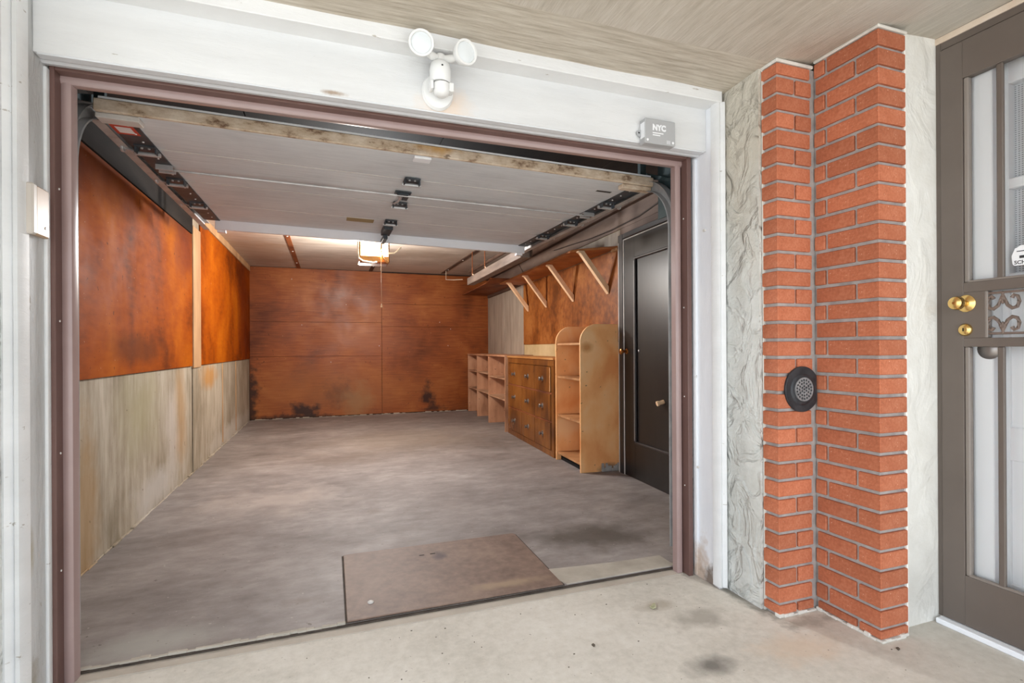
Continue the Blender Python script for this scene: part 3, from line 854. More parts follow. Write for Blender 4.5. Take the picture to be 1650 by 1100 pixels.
for z0, z1 in ((1.402, 2.225), (0.225, 1.145)):
    E_('glazing_bead', 'taupe_edge', XD + 0.004, XD + 0.03, 1.334, 1.352, z0, z1, 0.004)
    E_('pane', 'pane_glass', XD + 0.022, XD + 0.026, 0.60, 1.340, z0 - 0.004, z1 + 0.004, 0.0)
    E_('upright_bar', 'taupe_steel', XD + 0.004, XD + 0.019, 1.222, 1.243, z0, z1, 0.003)
    E_('upright_bar', 'taupe_steel', XD + 0.004, XD + 0.019, 1.06, 1.081, z0, z1, 0.003)
    E_('upright_bar', 'taupe_steel', XD + 0.004, XD + 0.019, 0.88, 0.901, z0, z1, 0.003)
    E_('sill_bead', 'taupe_edge', XD + 0.002, XD + 0.022, 0.60, 1.340, z0 - 0.002, z0 + 0.008, 0.003)
E_('pane', 'pane_glass', XD + 0.026, XD + 0.030, 0.60, 1.285, 1.176, 1.366, 0.0)
E_('grille_edge', 'taupe_edge', XD + 0.001, XD + 0.028, 1.272, 1.281, 1.18, 1.362, 0.002)
E_('sill', 'strip_white', XD - 0.035, XD + 0.06, 0.44, 1.44, 0.0, 0.022, 0.004)
# scroll grille: mirrored C-scrolls joined by collars, two rows
def cscroll(yc, zc, sy, sz):
    pts = []
    for i in range(26):
        a = -0.35 * math.pi + 1.75 * math.pi * i / 25.0
        r = 1.0 - 0.50 * (i / 25.0)
        pts.append((XD + 0.010 - XD, yc + sy * (0.028 * r * math.cos(a) + 0.0) - 0.95, zc + sz * 0.034 * r * math.sin(a)))
    return pts
for row, zc in ((0, 1.320), (1, 1.228)):
    for n_, yc in enumerate((1.228, 1.085, 0.945, 0.80, 0.665)):
        for sg in (-1, 1):
            sz = 1 if row == 0 else -1
            P0 = Vector((0.010, yc - 0.95, zc - sz * 0.008))
            path = []
            # stem rises from the collar, arches over and curls back in
            ctrl = [(0.000, -0.018), (0.008, -0.002), (0.018, 0.016), (0.034, 0.026), (0.050, 0.022), (0.058, 0.006), (0.053, -0.012), (0.040, -0.017), (0.033, -0.008)]
            if row == 1:
                pass
            for u, v in ctrl:
                path.append((0.010, yc - 0.95 + sg * (u * 0.86), zc + sz * -v * 1.15 if sg > 0 else zc + sz * -v * 1.15))
            MB().tube(path, [0.0055, 0.006, 0.0065, 0.007, 0.007, 0.0065, 0.006, 0.006, 0.0075], 8).build('scroll', 'iron_scroll', ed, True)
        MB().lathe([(0, -0.026), (0.005, -0.020), (0.004, -0.010), (0.009, 0.0), (0.004, 0.010), (0.005, 0.020), (0, 0.026)], 10, (0.010, yc - 0.95, zc + (0.012 if row == 0 else -0.012)), (0, 0, 1)).build('collar', 'iron_scroll', ed, True)
for zc in (1.352, 1.196):
    MB().tube([(0.010, 1.275 - 0.95, zc), (0.010, 0.60 - 0.95, zc)], 0.0045, 8).build('scroll_rail', 'iron_scroll', ed, True)
kn = MB().lathe([(0.033, 0), (0.034, 0.004), (0.028, 0.010), (0.014, 0.014), (0.012, 0.030), (0.020, 0.040), (0.0265, 0.052), (0.0275, 0.062), (0.024, 0.072), (0.014, 0.077), (0, 0.078)], 32, (0, 1.322 - 0.95 + 0.02, 1.318), (-1, 0, 0)).build('knob', 'brass', ed, True)
MB().lathe([(0.006, 0.078), (0.005, 0.080), (0, 0.0802)], 12, (0, 1.322 - 0.95 + 0.02, 1.318), (-1, 0, 0)).build('keyhole', 'old_brass', kn, True)
dl = MB().lathe([(0.025, 0), (0.025, 0.004), (0.021, 0.010), (0.017, 0.014), (0.012, 0.015), (0, 0.0155)], 32, (0, 1.345 - 0.95, 1.213), (-1, 0, 0)).build('deadbolt', 'brass', ed, True)
B('keyway', 'hole_black', dl, -0.0175, -0.0150, 1.345 - 0.95 - 0.0015, 1.345 - 0.95 + 0.0015, 1.207, 1.220)
MB().lathe([(0.040, 0), (0.039, 0.004), (0.030, 0.010), (0.014, 0.014), (0, 0.015)], 24, (0.042, 1.288 - 0.95, 1.135), (-1, 0, 0)).build('inner_knob', 'tin_pull', ed, True)
# sticker on the glass and a leaflet seen through the grille
sk = MB()
sp_ = [(1.203, 1.455), (1.206, 1.485), (1.196, 1.512), (1.178, 1.522), (1.10, 1.522), (1.09, 1.505), (1.09, 1.448), (1.198, 1.448)]
sk.prism([(a - 0.95, b) for a, b in sp_], 'x', 0.0205, 0.0215)
sk = sk.build('sticker', 'print_white', ed)
B('house_print', 'print_dark', sk, 0.0198, 0.0204, 1.168 - 0.95, 1.182 - 0.95, 1.474, 1.484)
B('house_print', 'print_dark', sk, 0.0198, 0.0204, 1.155 - 0.95, 1.190 - 0.95, 1.499, 1.502)
text_mesh('sticker_text', 'SCHL', 0.019, 'print_dark', sk, (0.0200, 1.198 - 0.95, 1.453), (math.pi / 2, 0, -math.pi / 2), 0.0003, 0.0003)

# inner white house door behind the glass
idr = thing('door_3', 'white house door with curtained window behind the storm door glass', 'door', (2.537, 0.95, 0), kind='structure')
def I_(nm, mt, x0, x1, y0, y1, z0, z1, bev=0.003):
    return B(nm, mt, idr, x0 - 2.56, x1 - 2.56, y0 - 0.95, y1 - 0.95, z0, z1, bev)
I_('casing', 'white_enamel', 2.475, 2.60, 1.275, 1.452, 0.0, 2.45)
I_('casing', 'white_enamel', 2.475, 2.60, 0.44, 0.55, 0.0, 2.45)
I_('casing', 'white_enamel', 2.475, 2.60, 0.55, 1.275, 2.30, 2.45)
I_('leaf', 'white_enamel', 2.545, 2.60, 0.55, 1.275, 0.02, 1.40)
I_('backing', 'white_enamel', 2.582, 2.60, 0.55, 1.30, 1.40, 2.32)
I_('leaf_stile', 'white_enamel', 2.530, 2.60, 1.252, 1.275, 0.02, 2.30)
I_('leaf_stile', 'white_enamel', 2.530, 2.60, 0.55, 0.64, 0.02, 2.30)
for z0, z1 in ((1.36, 1.43), (1.76, 1.80), (2.17, 2.30), (0.70, 0.83), (0.02, 0.22)):
    I_('leaf_rail', 'white_enamel', 2.530, 2.60, 0.64, 1.2525, z0, z1)
for z0, z1 in ((0.25, 0.67), (0.86, 1.33)):
    I_('raised_panel', 'white_enamel', 2.538, 2.56, 0.68, 1.215, z0, z1, 0.008)
for z0, z1 in ((1.43, 1.76), (1.80, 2.17)):
    I_('curtain', 'lace_curtain', 2.572, 2.580, 0.64, 1.2525, z0, z1, 0.0)
    I_('pane', 'pane_glass', 2.556, 2.559, 0.64, 1.2525, z0, z1, 0.0)

# ------------------------------------------------------------------ overhead garage door, raised
gd = thing('garage_door', 'raised sectional overhead door with dull grey underside', 'garage door', (0.44, 2.60, 2.118))
gd.rotation_euler = (0.010, 0.0175, 0.0)
bounds = [0.0, 0.40, 0.93, 1.46, 1.97]
for i, (a, b) in enumerate(zip(bounds, bounds[1:])):
    se = B('section', 'door_skin', gd, -1.335, 1.345, a + 0.0015, b - 0.0015, 0.0, 0.042, 0.003)
    for s_, x0, x1 in ((-1, -1.335, -1.225), (1, 1.255, 1.345)):
        st_ = B('end_stile', 'dark_galv', se, x0, x1, a + 0.004, b - 0.004, -0.006, 0.0, 0.001)
        for q in (0.25, 0.5, 0.75):
            MB().lathe([(0.006, 0), (0.005, -0.004), (0, -0.005)], 8, ((x0 + x1) / 2 + s_ * -0.02, a + (b - a) * q, -0.006)).build('rivet', 'galv', st_, True)
bottom = B('bottom_rail', 'weathered_rail', gd, -1.345, 1.365, -0.022, 0.0, -0.002, 0.050, 0.004)
B('seal_strip', 'strip_white', bottom, -1.33, 1.35, -0.016, -0.002, 0.050, 0.061, 0.001)
B('corner_bracket', 'worn_edge', gd, -1.345, -1.19, 0.0, 0.07, -0.022, 0.0, 0.003)
B('corner_bracket', 'weathered_rail', gd, 1.17, 1.365, 0.0, 0.05, -0.025, 0.0, 0.003)
for b in bounds[1:-1]:
    MB().box(-1.225, 1.255, b - 0.0012, b + 0.0012, -0.0015, 0.001).build('joint_line', 'worn_edge', gd)
def hinge(x, y, side):
    h = thing_part('hinge', gd, (x, y, -0.006))
    return h
def hinge_at(x, y, s_):
    m = MB()
    m.box(x - 0.044, x + 0.044, y - 0.055, y + 0.050, -0.012, -0.006, 0.001)
    m.box(x - 0.046, x - 0.039, y - 0.035, y + 0.025, -0.036, -0.010, 0.001)
    m.box(x + 0.039, x + 0.046, y - 0.035, y + 0.025, -0.036, -0.010, 0.001)
    h = m.build('hinge', 'dark_galv', gd)
    MB().tube([(x - 0.054, y + 0.006, -0.030), (x + 0.054, y + 0.006, -0.030)], 0.0105, 10).build('hinge_pin', 'galv', h, True)
    for dx in (-0.015, 0.015):
        MB().lathe([(0.006, 0), (0.006, -0.006), (0, -0.008)], 6, (x + dx, y - 0.032, -0.012)).build('bolt', 'galv', h)
    if s_:
        MB().tube([(x + s_ * 0.04, y + 0.006, -0.026), (x + s_ * 0.10, y + 0.006, -0.010)], 0.005, 8).build('roller_stem', 'galv', h, True)
        MB().lathe([(0.0, -0.006), (0.022, -0.006), (0.024, 0), (0.022, 0.006), (0, 0.006)], 16, (x + s_ * 0.104, y + 0.006, -0.008), (1, 0, 0)).build('roller', 'galv', h, True)
for y in (0.40, 0.93, 1.46):
    hinge_at(-1.27, y, -1)
    hinge_at(1.29, y, 1)
    hinge_at(0.02, y, 0)
MB().tube([(-1.25, 0.665, -0.022), (1.27, 0.665, -0.022)], 0.0065, 8).build('lock_rod', 'galv', gd, True)
for x in (-1.26, 1.29):
    m = MB(); m.box(x - 0.04, x + 0.04, 0.63, 0.70, -0.010, -0.006, 0.001); m.box(x - 0.04, x + 0.04, 0.63, 0.638, -0.034, -0.008, 0.001); m.box(x - 0.04, x + 0.04, 0.692, 0.70, -0.034, -0.008, 0.001)
    m.build('rod_guide', 'galv', gd)
lk = MB(); lk.box(-0.045, 0.055, 0.625, 0.705, -0.012, -0.006, 0.002); lk.box(-0.03, 0.04, 0.64, 0.69, -0.024, -0.010, 0.003)
lk = lk.build('lock_body', 'dark_galv', gd)
MB().tube([(0.0, 0.70, -0.018), (0.0, 0.82, -0.018), (-0.02, 0.90, -0.016)], 0.007, 8).build('release_bar', 'galv', lk, True)
B('lock_plate', 'dark_galv', lk, 0.015, 0.05, 0.70, 0.80, -0.016, -0.008, 0.002)
B('name_plate', 'strip_white', gd, -0.025, 0.062, 0.005, 0.070, -0.012, 0.0, 0.003)
B('paper_label', 'tan_sticker', gd, -0.30, -0.10, 1.475, 1.585, -0.0012, 0.0)
B('warning_label', 'red_sticker', gd, -1.335, -1.245, 0.10, 0.22, -0.0072, -0.006)
B('warning_label', 'print_white', gd, -1.32, -1.26, 0.13, 0.20, -0.0078, -0.007)
B('stencil_mark', 'dark_board', gd, 1.10, 1.20, 0.17, 0.195, -0.0008, 0.0004)
top_ch = B('top_channel', 'strip_white', gd, -1.262, 1.320, 1.968, 2.0, -0.072, 0.030, 0.003)
for x in (-1.25, 1.245):
    B('end_clip', 'strip_white', top_ch, x, x + 0.06, 1.985, 2.03, -0.090, -0.072, 0.002)
ar = MB(); ar.box(-0.02, 0.05, 1.55, 1.80, -0.05, -0.006, 0.004); ar.box(-0.005, 0.03, 1.75, 1.99, -0.085, -0.05, 0.004)
ar.build('arm_bracket', 'dark_galv', gd)

# tracks
def track(name, label, x, yv, zr, r, yend, ztop, side):
    tk = thing(name, label, 'door track', (x, yv, 0))
    m = MB()
    zc = ztop - r
    prof = [(-0.012, 0.0), (0.012, 0.0), (0.018, 0.016)]
    cen = [Vector((0, 0, z)) for z in (0.05, zc * 0.5, zc)]
    for i in range(1, 13):
        a = math.pi / 2 * i / 12
        cen.append(Vector((0, r - r * math.cos(a), zc + r * math.sin(a))))
    cen.append(Vector((0, yend - yv, ztop)))
    bm = bmesh.new(); rings = []
    for i, p in enumerate(cen):
        d = (cen[min(i + 1, len(cen) - 1)] - cen[max(i - 1, 0)]).normalized()
        nrm = Vector((0, -d.z, d.y))
        ring = []
        for u, v in ((-0.022 * side, -0.024), (-0.026 * side, -0.028), (0.014 * side, -0.030), (0.018 * side, -0.024), (0.018 * side, 0.024), (0.014 * side, 0.030), (-0.026 * side, 0.028), (-0.022 * side, 0.024), (0.010 * side, 0.024), (0.012 * side, 0.0), (0.010 * side, -0.024)):
            ring.append(bm.verts.new(p + Vector((u, 0, 0)) + nrm * v))
        rings.append(ring)
    n = len(rings[0])
    for i in range(len(rings) - 1):
        for k in range(n):
            bm.faces.new((rings[i][k], rings[i][(k + 1) % n], rings[i + 1][(k + 1) % n], rings[i + 1][k]))
    bm.faces.new(rings[0]); bm.faces.new(rings[-1])
    m.bm.free(); m.bm = bm
    m.build('rail', 'track_steel', tk, True)
    for z in (0.5, 1.3):
        B('wall_clip', 'blue_steel', tk, 0.0 if side > 0 else -0.05, 0.05 if side > 0 else 0.0, -0.05, 0.0, z, z + 0.08, 0.002)
    # angle iron brace up to the header and hanger at the far end
    for hy in (0.30, yend - yv - 0.12):
        B('hanger', 'blue_steel', tk, -0.02, 0.02, hy, hy + 0.03, ztop + 0.03, ZC - 0.006, 0.001)
    b2 = MB().prism([(-0.06, ztop - 0.06), (-0.03, ztop - 0.06), (0.40, ztop + 0.10), (0.40, ztop + 0.14)], 'x', 0.03 * side, 0.045 * side)
    b2.build('brace', 'blue_steel', tk)
    B('side_plate', 'blue_steel', tk, 0.05 * side - 0.004, 0.05 * side + 0.004, -0.03, 0.22, ztop - 0.20, ztop + 0.16, 0.001)
    return tk
track('door_track', 'curved steel roller track left of the raised door', -0.935, 2.43, 0, 0.30, 4.85, 2.165, -1)
track('door_track', 'curved steel roller track right of the raised door', 1.80, 2.375, 0, 0.30, 4.75, 2.105, 1)

# long timber along the right track with its hangers
tb = thing('hanging_timber', 'long weathered timber hung below the ceiling right of the door', 'timber', (1.79, 4.3, 2.055))
tb.rotation_euler = (0.0, 0, -0.030)
B('beam', 'timber', tb, 0.0, 0.10, 0.50, 2.85, -0.008, 0.090, 0.004)
B('side_board', 'dark_timber', tb, 0.10, 0.125, 0.50, 2.60, -0.002, 0.14, 0.003)
for y in (1.95, 2.62):
    MB().tube([(0.02, y, 0.085), (0.02, y, ZC - 2.062)], 0.006, 8).build('hanger_rod', 'copper', tb, True)
    MB().tube([(0.02, y, 0.12), (0.05, y - 0.02, 0.09), (0.11, y - 0.05, 0.085)], 0.007, 8).build('hook', 'white_wire', tb, True)
pp_ = MB(); pp_.tube([(1.98, 4.6, 2.30), (2.0, 6.0, 2.30), (2.04, 7.6, 2.31)], 0.022, 12)
tag(pp_.build('ceiling_pipe', 'dark_timber', None, True), 'brown pipe running above the hanging timber', 'pipe')
lw = MB(); lw.tube([(1.92, 8.75, ZC - 0.01), (1.92, 8.75, 2.33), (2.02, 8.6, 2.31), (2.15, 8.5, 2.31)], 0.006, 6)
tag(lw.build('bent_wire', 'white_wire', None, True), 'pale bent wire hanging from the ceiling near the back wall', 'wire')

# ------------------------------------------------------------------ hanging work light
lp = thing('hanging_lamp', 'lit box lamp with wire guard hanging behind the raised door', 'lamp', (0.47, 5.60, 2.06))
B('housing', 'old_brass', lp, -0.155, 0.155, 0.012, 0.25, 0.0, 0.30, 0.008)
B('lens', 'lit_lens', lp, -0.140, 0.140, 0.0, 0.014, 0.065, 0.24, 0.004)
B('bottom_tray', 'shelf_dark', lp, -0.15, 0.14, 0.014, 0.20, -0.012, 0.055, 0.006)
for x in (-0.09, 0.09):
    B('strap', 'dark_galv', lp, x - 0.012, x + 0.012, 0.12, 0.124, 0.29, ZC - 2.066)
MB().tube([(-0.165, 0.0, 0.25), (-0.170, -0.01, 0.10), (-0.160, -0.02, 0.03), (-0.12, -0.03, 0.0), (-0.02, -0.03, -0.012), (0.02, -0.03, -0.005)], 0.0085, 8).build('wire_guard', 'white_wire', lp, True)
MB().tube([(0.145, 0.0, 0.10), (0.20, -0.01, 0.10), (0.225, -0.015, 0.12), (0.27, -0.02, 0.165)], 0.0075, 8).build('wire_guard', 'white_wire', lp, True)
cord = MB(); cord.tube([(0.07, -0.02, 0.20), (0.06, -0.045, 0.12), (0.08, -0.045, 0.04), (0.13, -0.04, -0.01)], 0.010, 8)
cord.build('cable', 'old_brass', lp, True)
pc_ = MB().tube([(0.062, -0.03, 0.06), (0.064, -0.03, -0.2), (0.066, -0.03, -0.45)], 0.0020, 6).build('pull_cord', 'pale_cord', lp)
MB().lathe([(0, 0.02), (0.006, 0.016), (0.008, 0.0), (0.012, -0.016), (0, -0.02)], 10, (0.066, -0.03, -0.46)).build('cord_knob', 'pale_cord', pc_, True)
ld = bpy.data.lights.new('lamp_bulb', 'AREA')
ld.shape = 'RECTANGLE'; ld.size = 0.28; ld.size_y = 0.18
ld.energy = 36; ld.color = (0.95, 0.97, 1.0)
lo = bpy.data.objects.new('lamp_bulb', ld); COL.objects.link(lo); lo.parent = lp
lo.location = (0, -0.055, 0.15); lo.rotation_euler = (math.radians(-76), 0, 0)
ld2 = bpy.data.lights.new('rear_fill', 'POINT')
ld2.energy = 100; ld2.color = (1.0, 0.93, 0.84); ld2.shadow_soft_size = 0.10
lo2 = bpy.data.objects.new('rear_fill', ld2); COL.objects.link(lo2); lo2.parent = lp
lo2.location = (-0.12, 0.62, -0.02)  # unseen fill added behind the housing to brighten the ceiling and back wall

# ------------------------------------------------------------------ furniture along the right wall
def rthing(name, label, cat, y, group=None):
    return thing(name, label, cat, RW(y), RA, group)
# tall bookcase with rounded shoulders (local: y along the wall, -x into the room)
bc = rthing('bookcase', 'tall pale plywood shelf unit with rounded shoulders beside the black door', 'bookcase', 4.19)
D = 0.395
def side_panel(y0, y1):
    r = 0.165
    pts = [(-0.003, 0.012), (-D, 0.012), (-D, 1.365 - r)]
    for i in range(1, 11):
        a = math.pi / 2 * i / 10
        pts.append((-D + r - r * math.cos(a), 1.365 - r + r * math.sin(a)))
    pts.append((-0.003, 1.365))
    return MB().prism(pts, 'y', y0, y1, 0.0015).build('side_panel', 'honey_ply', bc)
side_panel(0.0, 0.02)
side_panel(0.60, 0.62)
for z in (1.185, 0.855, 0.465, 0.085):
    B('shelf', 'honey_shelf', bc, -D + 0.012, -0.004, 0.021, 0.599, z - 0.010, z + 0.010, 0.0015)
B('plinth', 'hole_black', bc, -D + 0.05, -D + 0.06, 0.021, 0.599, 0.012, 0.074)
dmg = MB()
for i in range(9):
    x = -0.19 + i * 0.02
    dmg.box(x, x + 0.024, -0.006 - 0.01 * random.random(), 0.004, 0.012, 0.03 + 0.06 * random.random(), 0.004)
dmg.build('rotted_foot', 'mortar', bc)

# nine-drawer chest
ch = rthing('drawer_chest', 'dark varnished chest of nine small drawers between bookcase and cubbies', 'chest', 4.86)
CW, CD, CH_ = 1.70, 0.395, 1.035
B('carcass', 'chest_wood', ch, -CD + 0.018, -0.004, 0.0, CW, 0.012, CH_ - 0.012, 0.003)
B('top', 'chest_top', ch, -CD - 0.012, -0.004, -0.012, CW + 0.006, CH_ - 0.012, CH_ + 0.010, 0.003)
B('top_rail', 'chest_wood', ch, -CD, -CD + 0.02, 0.0, CW, 0.955, CH_ - 0.012, 0.002)
B('base_rail', 'chest_wood', ch, -CD, -CD + 0.02, 0.0, CW, 0.012, 0.075, 0.002)
B('side_stile', 'chest_wood', ch, -CD, -CD + 0.02, 0.0, 0.075, 0.075, 0.955, 0.002)
B('side_stile', 'chest_wood', ch, -CD, -CD + 0.02, CW - 0.03, CW, 0.075, 0.955, 0.002)
for z in (0.372, 0.672):
    B('drawer_rail', 'shelf_dark', ch, -CD - 0.002, -CD + 0.02, 0.06, CW - 0.02, z - 0.010, z + 0.010, 0.002)
rows = ((0.080, 0.362), (0.382, 0.662), (0.682, 0.950))
cols = ((0.08, 0.585), (0.592, 1.075), (1.082, 1.668))
pull = None
for ri, (z0, z1) in enumerate(rows):
    for ci, (y0, y1) in enumerate(cols):
        dr = B('drawer', 'chest_wood', ch, -CD - 0.008, -CD + 0.018, y0 + 0.002, y1 - 0.002, z0, z1, 0.003)
        yc, zc = (y0 + y1) / 2, (z0 + z1) / 2
        m = MB().lathe([(0.030, 0), (0.028, 0.004), (0.012, 0.007), (0.010, 0.018), (0.020, 0.026), (0.022, 0.034), (0.014, 0.040), (0, 0.041)], 14, (0, 0, 0), (-1, 0, 0))
        if pull is None:
            pull = m.build('drawer_pull', 'tin_pull', dr, True); po = pull
        else:
            m.bm.free(); po = place(pull, 'drawer_pull', dr)
        po.location = (-CD - 0.008, yc, zc)
        if ri == 2 and ci == 0:
            B('edge_strip', 'honey_shelf', dr, -CD - 0.011, -CD - 0.006, y0 - 0.004, y0 + 0.022, z0 + 0.004, z1 - 0.01, 0.002)

# low open cubbies against the back wall
cb = rthing('cubby_unit', 'low open shelf unit of three bays in the back corner', 'shelf unit', 6.62)
W3 = 2.48
UD = 0.42
ys = [0.0, 0.93, 1.72, W3 - 0.02]
for y in ys:
    B('divider', 'cubby_wood', cb, -UD, -0.016, y, y + 0.022, 0.012, 1.03, 0.0015)
B('top', 'cubby_wood', cb, -UD - 0.006, -0.014, 0.0, W3, 1.03, 1.052, 0.002)
B('back_panel', 'cubby_wood', cb, -0.024, -0.014, 0.0, W3, 0.012, 1.03)
for bay, (a, b) in enumerate(zip(ys, ys[1:])):
    for z in ((0.725, 0.437) if bay == 0 else (0.755, 0.45)):
        B('shelf', 'cubby_shelf', cb, -UD + 0.006, -0.026, a + 0.022, b, z - 0.010, z + 0.010, 0.0015)

# wall shelf on four struts
ws = thing('wall_shelf', 'long orange plywood shelf held on four pale wooden struts', 'wall shelf', RW(4.2, 0, 2.075), RA)
MB().prism([(-0.016, -0.04), (-0.30, 0.19), (-0.36, 0.27), (-0.36, 2.88), (-0.016, 2.88)], 'z', -0.010, 0.012, 0.002).build('board', 'shelf_board', ws)
B('end_cleat', 'batten', ws, -0.05, -0.016, -0.06, 0.05, -0.035, -0.010, 0.002)
for y in (0.18, 1.02, 1.88, 2.62):
    MB().prism([(-0.020, -0.412), (-0.020, -0.338), (-0.275, -0.012), (-0.335, -0.012), (-0.335, -0.024), (-0.312, -0.034)], 'y', y - 0.026, y + 0.026, 0.002).build('strut', 'bracket_wood', ws)
ds = thing('corner_shelf', 'darker sagging plywood board continuing the wall shelf to the corner', 'shelf', RW(7.1, 0, 2.125), RA)
vs = []; fs = []
N_ = 14
mbs = MB()
prof_t = [(2.06 * i / N_, 0.010 * math.sin(math.pi * i / N_) * -1 + 0.03 * (1 if i == 0 else 0)) for i in range(N_ + 1)]
poly = [(u, v + 0.008) for u, v in prof_t] + [(u, v - 0.008) for u, v in reversed(prof_t)]
mbs.prism(poly, 'x', -0.50, -0.016)
mbs.build('board', 'shelf_dark', ds)
B('cleat', 'dark_timber', ds, -0.05, -0.016, 0.05, 2.0, -0.06, -0.012, 0.002)

# black panel door on the right wall
bd = thing('door_1', 'black painted panel door with worn white edge on the right wall', 'door', RW(4.0), RA, kind='structure')
B('frame_side', 'black_frame', bd, -0.040, 0.0, 0.052, 0.135, 0.0, 2.17, 0.004)
B('frame_side', 'black_frame', bd, -0.040, 0.0, -0.90, -0.825, 0.0, 2.17, 0.004)
B('frame_head', 'black_frame', bd, -0.040, 0.0, -0.825, 0.052, 2.125, 2.17, 0.004)
B('worn_edge', 'worn_edge', bd, -0.036, -0.026, 0.038, 0.050, 0.01, 2.12, 0.002)
B('worn_edge', 'worn_edge', bd, -0.034, -0.026, -0.82, 0.050, 2.110, 2.120, 0.002)
B('frame_edge', 'worn_edge', bd, -0.0425, -0.038, 0.118, 0.130, 0.01, 2.10, 0.001)
B('leaf', 'black_door', bd, -0.016, 0.0, -0.822, 0.040, 0.012, 2.11, 0.002)
for nm, y0, y1, z0, z1 in (('stile', -0.14, 0.040, 0.012, 2.11), ('stile', -0.822, -0.66, 0.012, 2.11), ('top_rail', -0.66, -0.14, 1.92, 2.11), ('bottom_rail', -0.66, -0.14, 0.012, 0.325)):
    B(nm, 'black_door', bd, -0.030, -0.014, y0, y1, z0, z1, 0.001)
for y0, y1, z0, z1 in ((-0.155, -0.135, 0.32, 1.925), (-0.665, -0.645, 0.32, 1.925), (-0.66, -0.14, 1.910, 1.930), (-0.66, -0.14, 0.315, 0.335)):
    B('panel_moulding', 'black_frame', bd, -0.036, -0.016, y0, y1, z0, z1, 0.005)
B('worn_moulding', 'worn_edge', bd, -0.0372, -0.033, -0.140, -0.136, 0.34, 1.90, 0.001)
MB().lathe([(0.026, 0), (0.024, 0.005), (0.012, 0.008), (0.010, 0.030), (0.022, 0.042), (0.029, 0.054), (0.025, 0.066), (0.012, 0.072), (0, 0.073)], 12, (-0.030, 0.0, 1.115), (-1, 0, 0)).build('knob', 'old_brass', bd, True)
MB().lathe([(0.010, 0), (0.010, 0.006), (0.004, 0.010), (0, 0.010)], 10, (-0.016, -0.19, 1.12), (-1, 0, 0)).build('key_plate', 'galv', bd, True)
MB().lathe([(0.016, 0), (0.016, 0.04), (0.020, 0.044), (0.020, 0.06), (0, 0.062)], 14, (-0.016, -0.56, 0.72), (-0.9, 0.15, -0.25)).build('door_bumper', 'bracket_wood', bd, True)

cab = MB(); cab.tube([tuple(RW(y, 0.02, z)) for y, z in ((3.3, 2.33), (3.8, 2.27), (4.3, 2.26), (4.8, 2.275), (5.3, 2.31), (5.8, 2.34))], 0.006, 6)
tag(cab.build('wall_cable', 'wire', None, True), 'thin dark cable sagging along the upper right wall', 'cable')
cab = MB(); cab.tube([tuple(RW(6.15, 0.30, 2.09)), tuple(RW(6.2, 0.34, 2.20)), tuple(RW(6.3, 0.40, 2.44))], 0.004, 6)
tag(cab.build('support_wire', 'wire', None, True), 'thin wire from the wall shelf up to the ceiling', 'wire')

# ------------------------------------------------------------------ things on the porch trim
sl = thing('security_light', 'white twin-head motion sensor floodlight on the header board', 'floodlight', (0.420, 2.06, 2.175))
MB().lathe([(0.062, 0), (0.064, 0.008), (0.058, 0.020), (0.040, 0.024), (0, 0.024)], 36, (0, 0, 0), (0, -1, 0), 1.0, 1.15).build('base_plate', 'white_plastic', sl, True)
bod = MB().lathe([(0, -0.020), (0.036, -0.020), (0.040, -0.012), (0.041, 0.030), (0.037, 0.052), (0.026, 0.062), (0, 0.064)], 28, (0, -0.062, 0.030), (0, 0, 1)).build('body', 'white_plastic', sl, True)
MB().lathe([(0.004, 0), (0.003, 0.001), (0, 0.001)], 8, (0.0, -0.1025, 0.062), (0, -1, 0)).build('screw', 'hole_black', bod)
MB().box(-0.03, 0.03, -0.06, -0.018, -0.012, 0.05, 0.006).build('neck', 'white_plastic', sl)
se = MB().lathe([(0, -0.034), (0.018, -0.032), (0.029, -0.022), (0.033, -0.004), (0.033, 0.014), (0, 0.016)], 24, (0.004, -0.066, -0.010), (0, 0, 1)).build('sensor_eye', 'white_plastic', sl, True)
for x in (-0.036, 0.036):
    B('sensor_ear', 'white_plastic', se, x - 0.006, x + 0.014 if x > 0 else x + 0.006, -0.085, -0.045, -0.024, 0.010, 0.003)
MB().lathe([(0.020, 0), (0.020, 0.03), (0.016, 0.034), (0, 0.034)], 18, (0.0, -0.062, 0.088)).build('top_collar', 'white_plastic', sl, True)
for s_, hc, ax in ((-1, (-0.088, -0.145, 0.105), (-0.12, -0.92, -0.22)), (1, (0.079, -0.150, 0.098), (0.26, -0.92, -0.12))):
    axv = Vector(ax).normalized(); h0 = Vector(hc)
    MB().tube([(s_ * 0.006, -0.062, 0.106), (s_ * 0.034, -0.075, 0.104), (s_ * 0.052, -0.095, 0.102), tuple(h0 - axv * 0.035)], [0.013, 0.016, 0.013, 0.016], 14).build('swivel_arm', 'white_plastic', sl, True)
    hd = MB().lathe([(0, -0.044), (0.026, -0.042), (0.040, -0.026), (0.0455, -0.006), (0.0475, 0.004), (0.046, 0.009), (0.039, 0.009), (0.037, 0.002)], 32, tuple(h0), tuple(axv)).build('lamp_head', 'white_plastic', sl, True)
    MB().lathe([(0.0385, 0.001), (0.024, 0.005), (0, 0.0065)], 28, tuple(h0), tuple(axv)).build('lens', 'lamp_glass', hd, True)

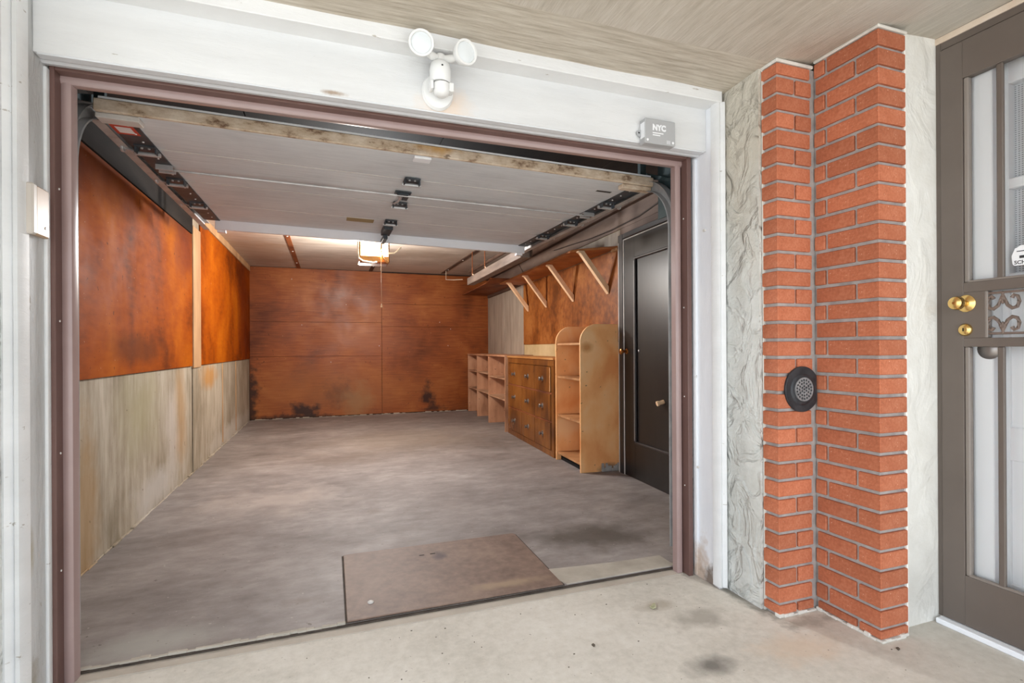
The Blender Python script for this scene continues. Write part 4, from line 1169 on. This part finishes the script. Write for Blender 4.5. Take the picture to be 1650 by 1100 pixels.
nb = thing('meter_box', 'small grey plastic box lettered NYC at the right end of the header', 'box', (1.45, 2.06, 2.14))
bx = B('case', 'grey_plastic', nb, -0.083, 0.083, -0.045, 0.0, -0.056, 0.058, 0.004)
MB().lathe([(0.016, 0), (0.016, 0.006), (0, 0.006)], 16, (-0.088, -0.006, -0.004), (0, -1, 0)).build('lug', 'grey_plastic', nb, True)
MB().lathe([(0.004, 0), (0.004, 0.0065), (0, 0.0066)], 8, (-0.094, -0.006, -0.002), (0, -1, 0)).build('lug_hole', 'hole_black', nb)
text_mesh('lettering', 'NYC', 0.036, 'print_white', nb, (-0.044, -0.0462, 0.006), (math.pi / 2, 0, 0), 0.0004, 0.0022, 0.95)
for x0, x1, z in ((-0.043, 0.015, -0.007), (-0.043, -0.002, -0.017)):
    B('fine_print', 'print_white', nb, x0, x1, -0.0458, -0.045, z - 0.0022, z + 0.0022)
for x in (-0.07, 0.068):
    MB().lathe([(0.006, 0), (0.005, 0.002), (0, 0.002)], 12, (x, -0.045, -0.042), (0, -1, 0)).build('screw', 'print_white', nb, True)
for x in (0.035, 0.042, 0.049):
    B('ridge', 'print_white', nb, x, x + 0.002, -0.0456, -0.045, -0.05, -0.034)
B('side_label', 'print_white', nb, -0.0838, -0.083, -0.040, -0.008, -0.03, 0.04)

kp = thing('wall_button_box', 'beige plastic door control box on the left side board', 'control box', (-0.88, 2.05, 1.515))
B('case', 'beige_side', kp, 0.0, 0.022, -0.02, 0.060, 0.0, 0.155, 0.004)
B('front_cover', 'beige_plastic', kp, -0.012, 0.024, -0.045, -0.018, -0.002, 0.157, 0.005)
MB().lathe([(0.005, 0), (0.005, 0.002), (0, 0.002)], 10, (0.022, 0.036, 0.03), (1, 0, 0)).build('screw', 'galv', kp)

# a dry leaf and grit on the apron
lf = MB()
lf.prism([(-0.022, -0.006), (-0.006, -0.014), (0.008, -0.010), (0.024, 0.004), (0.010, 0.012), (-0.004, 0.008), (-0.016, 0.012)], 'z', 0.003, 0.008, 0.001)
lfo = lf.build('dry_leaf', 'leaf_dry'); lfo.location = (1.352, 1.95, 0.0); lfo.rotation_euler = (0.05, -0.05, 0.6)
tag(lfo, 'small pale curled leaf lying on the concrete apron', 'leaf')
MB().tube([(-0.02, 0, 0.008), (0.0, 0.002, 0.010), (0.03, 0.004, 0.006)], 0.0015, 5).build('stalk', 'leaf_dry', lfo)
gm = MB()
for i in range(150):
    x = random.uniform(-0.6, 2.2); y = random.uniform(0.9, 2.15)
    if x > 1.7 and y > 1.38: continue
    s_ = random.uniform(0.0012, 0.0035)
    gm.box(x, x + s_ * random.uniform(1, 2.2), y, y + s_, 0.0, s_ * 0.6)
tag(gm.build('grit', 'grit'), 'scattered dark grit on the concrete apron', 'grit', kind='stuff')
for lx, ly, lr, lab in ((2.03, 1.36, 0.4, 'dark scrap of leaf below the corner of the brick pier'), (0.959, 1.778, 1.0, 'dark leaf scrap on the apron in front of the rusty plate')):
    s2 = MB().prism([(-0.010, -0.004), (0.004, -0.007), (0.012, 0.001), (0.002, 0.007)], 'z', 0.0, 0.005, 0.001).build('leaf_scrap', 'grit')
    s2.location = (lx, ly, 0.0); s2.rotation_euler = (0, 0, lr)
    tag(s2, lab, 'leaf', 'leaf scraps on the apron')
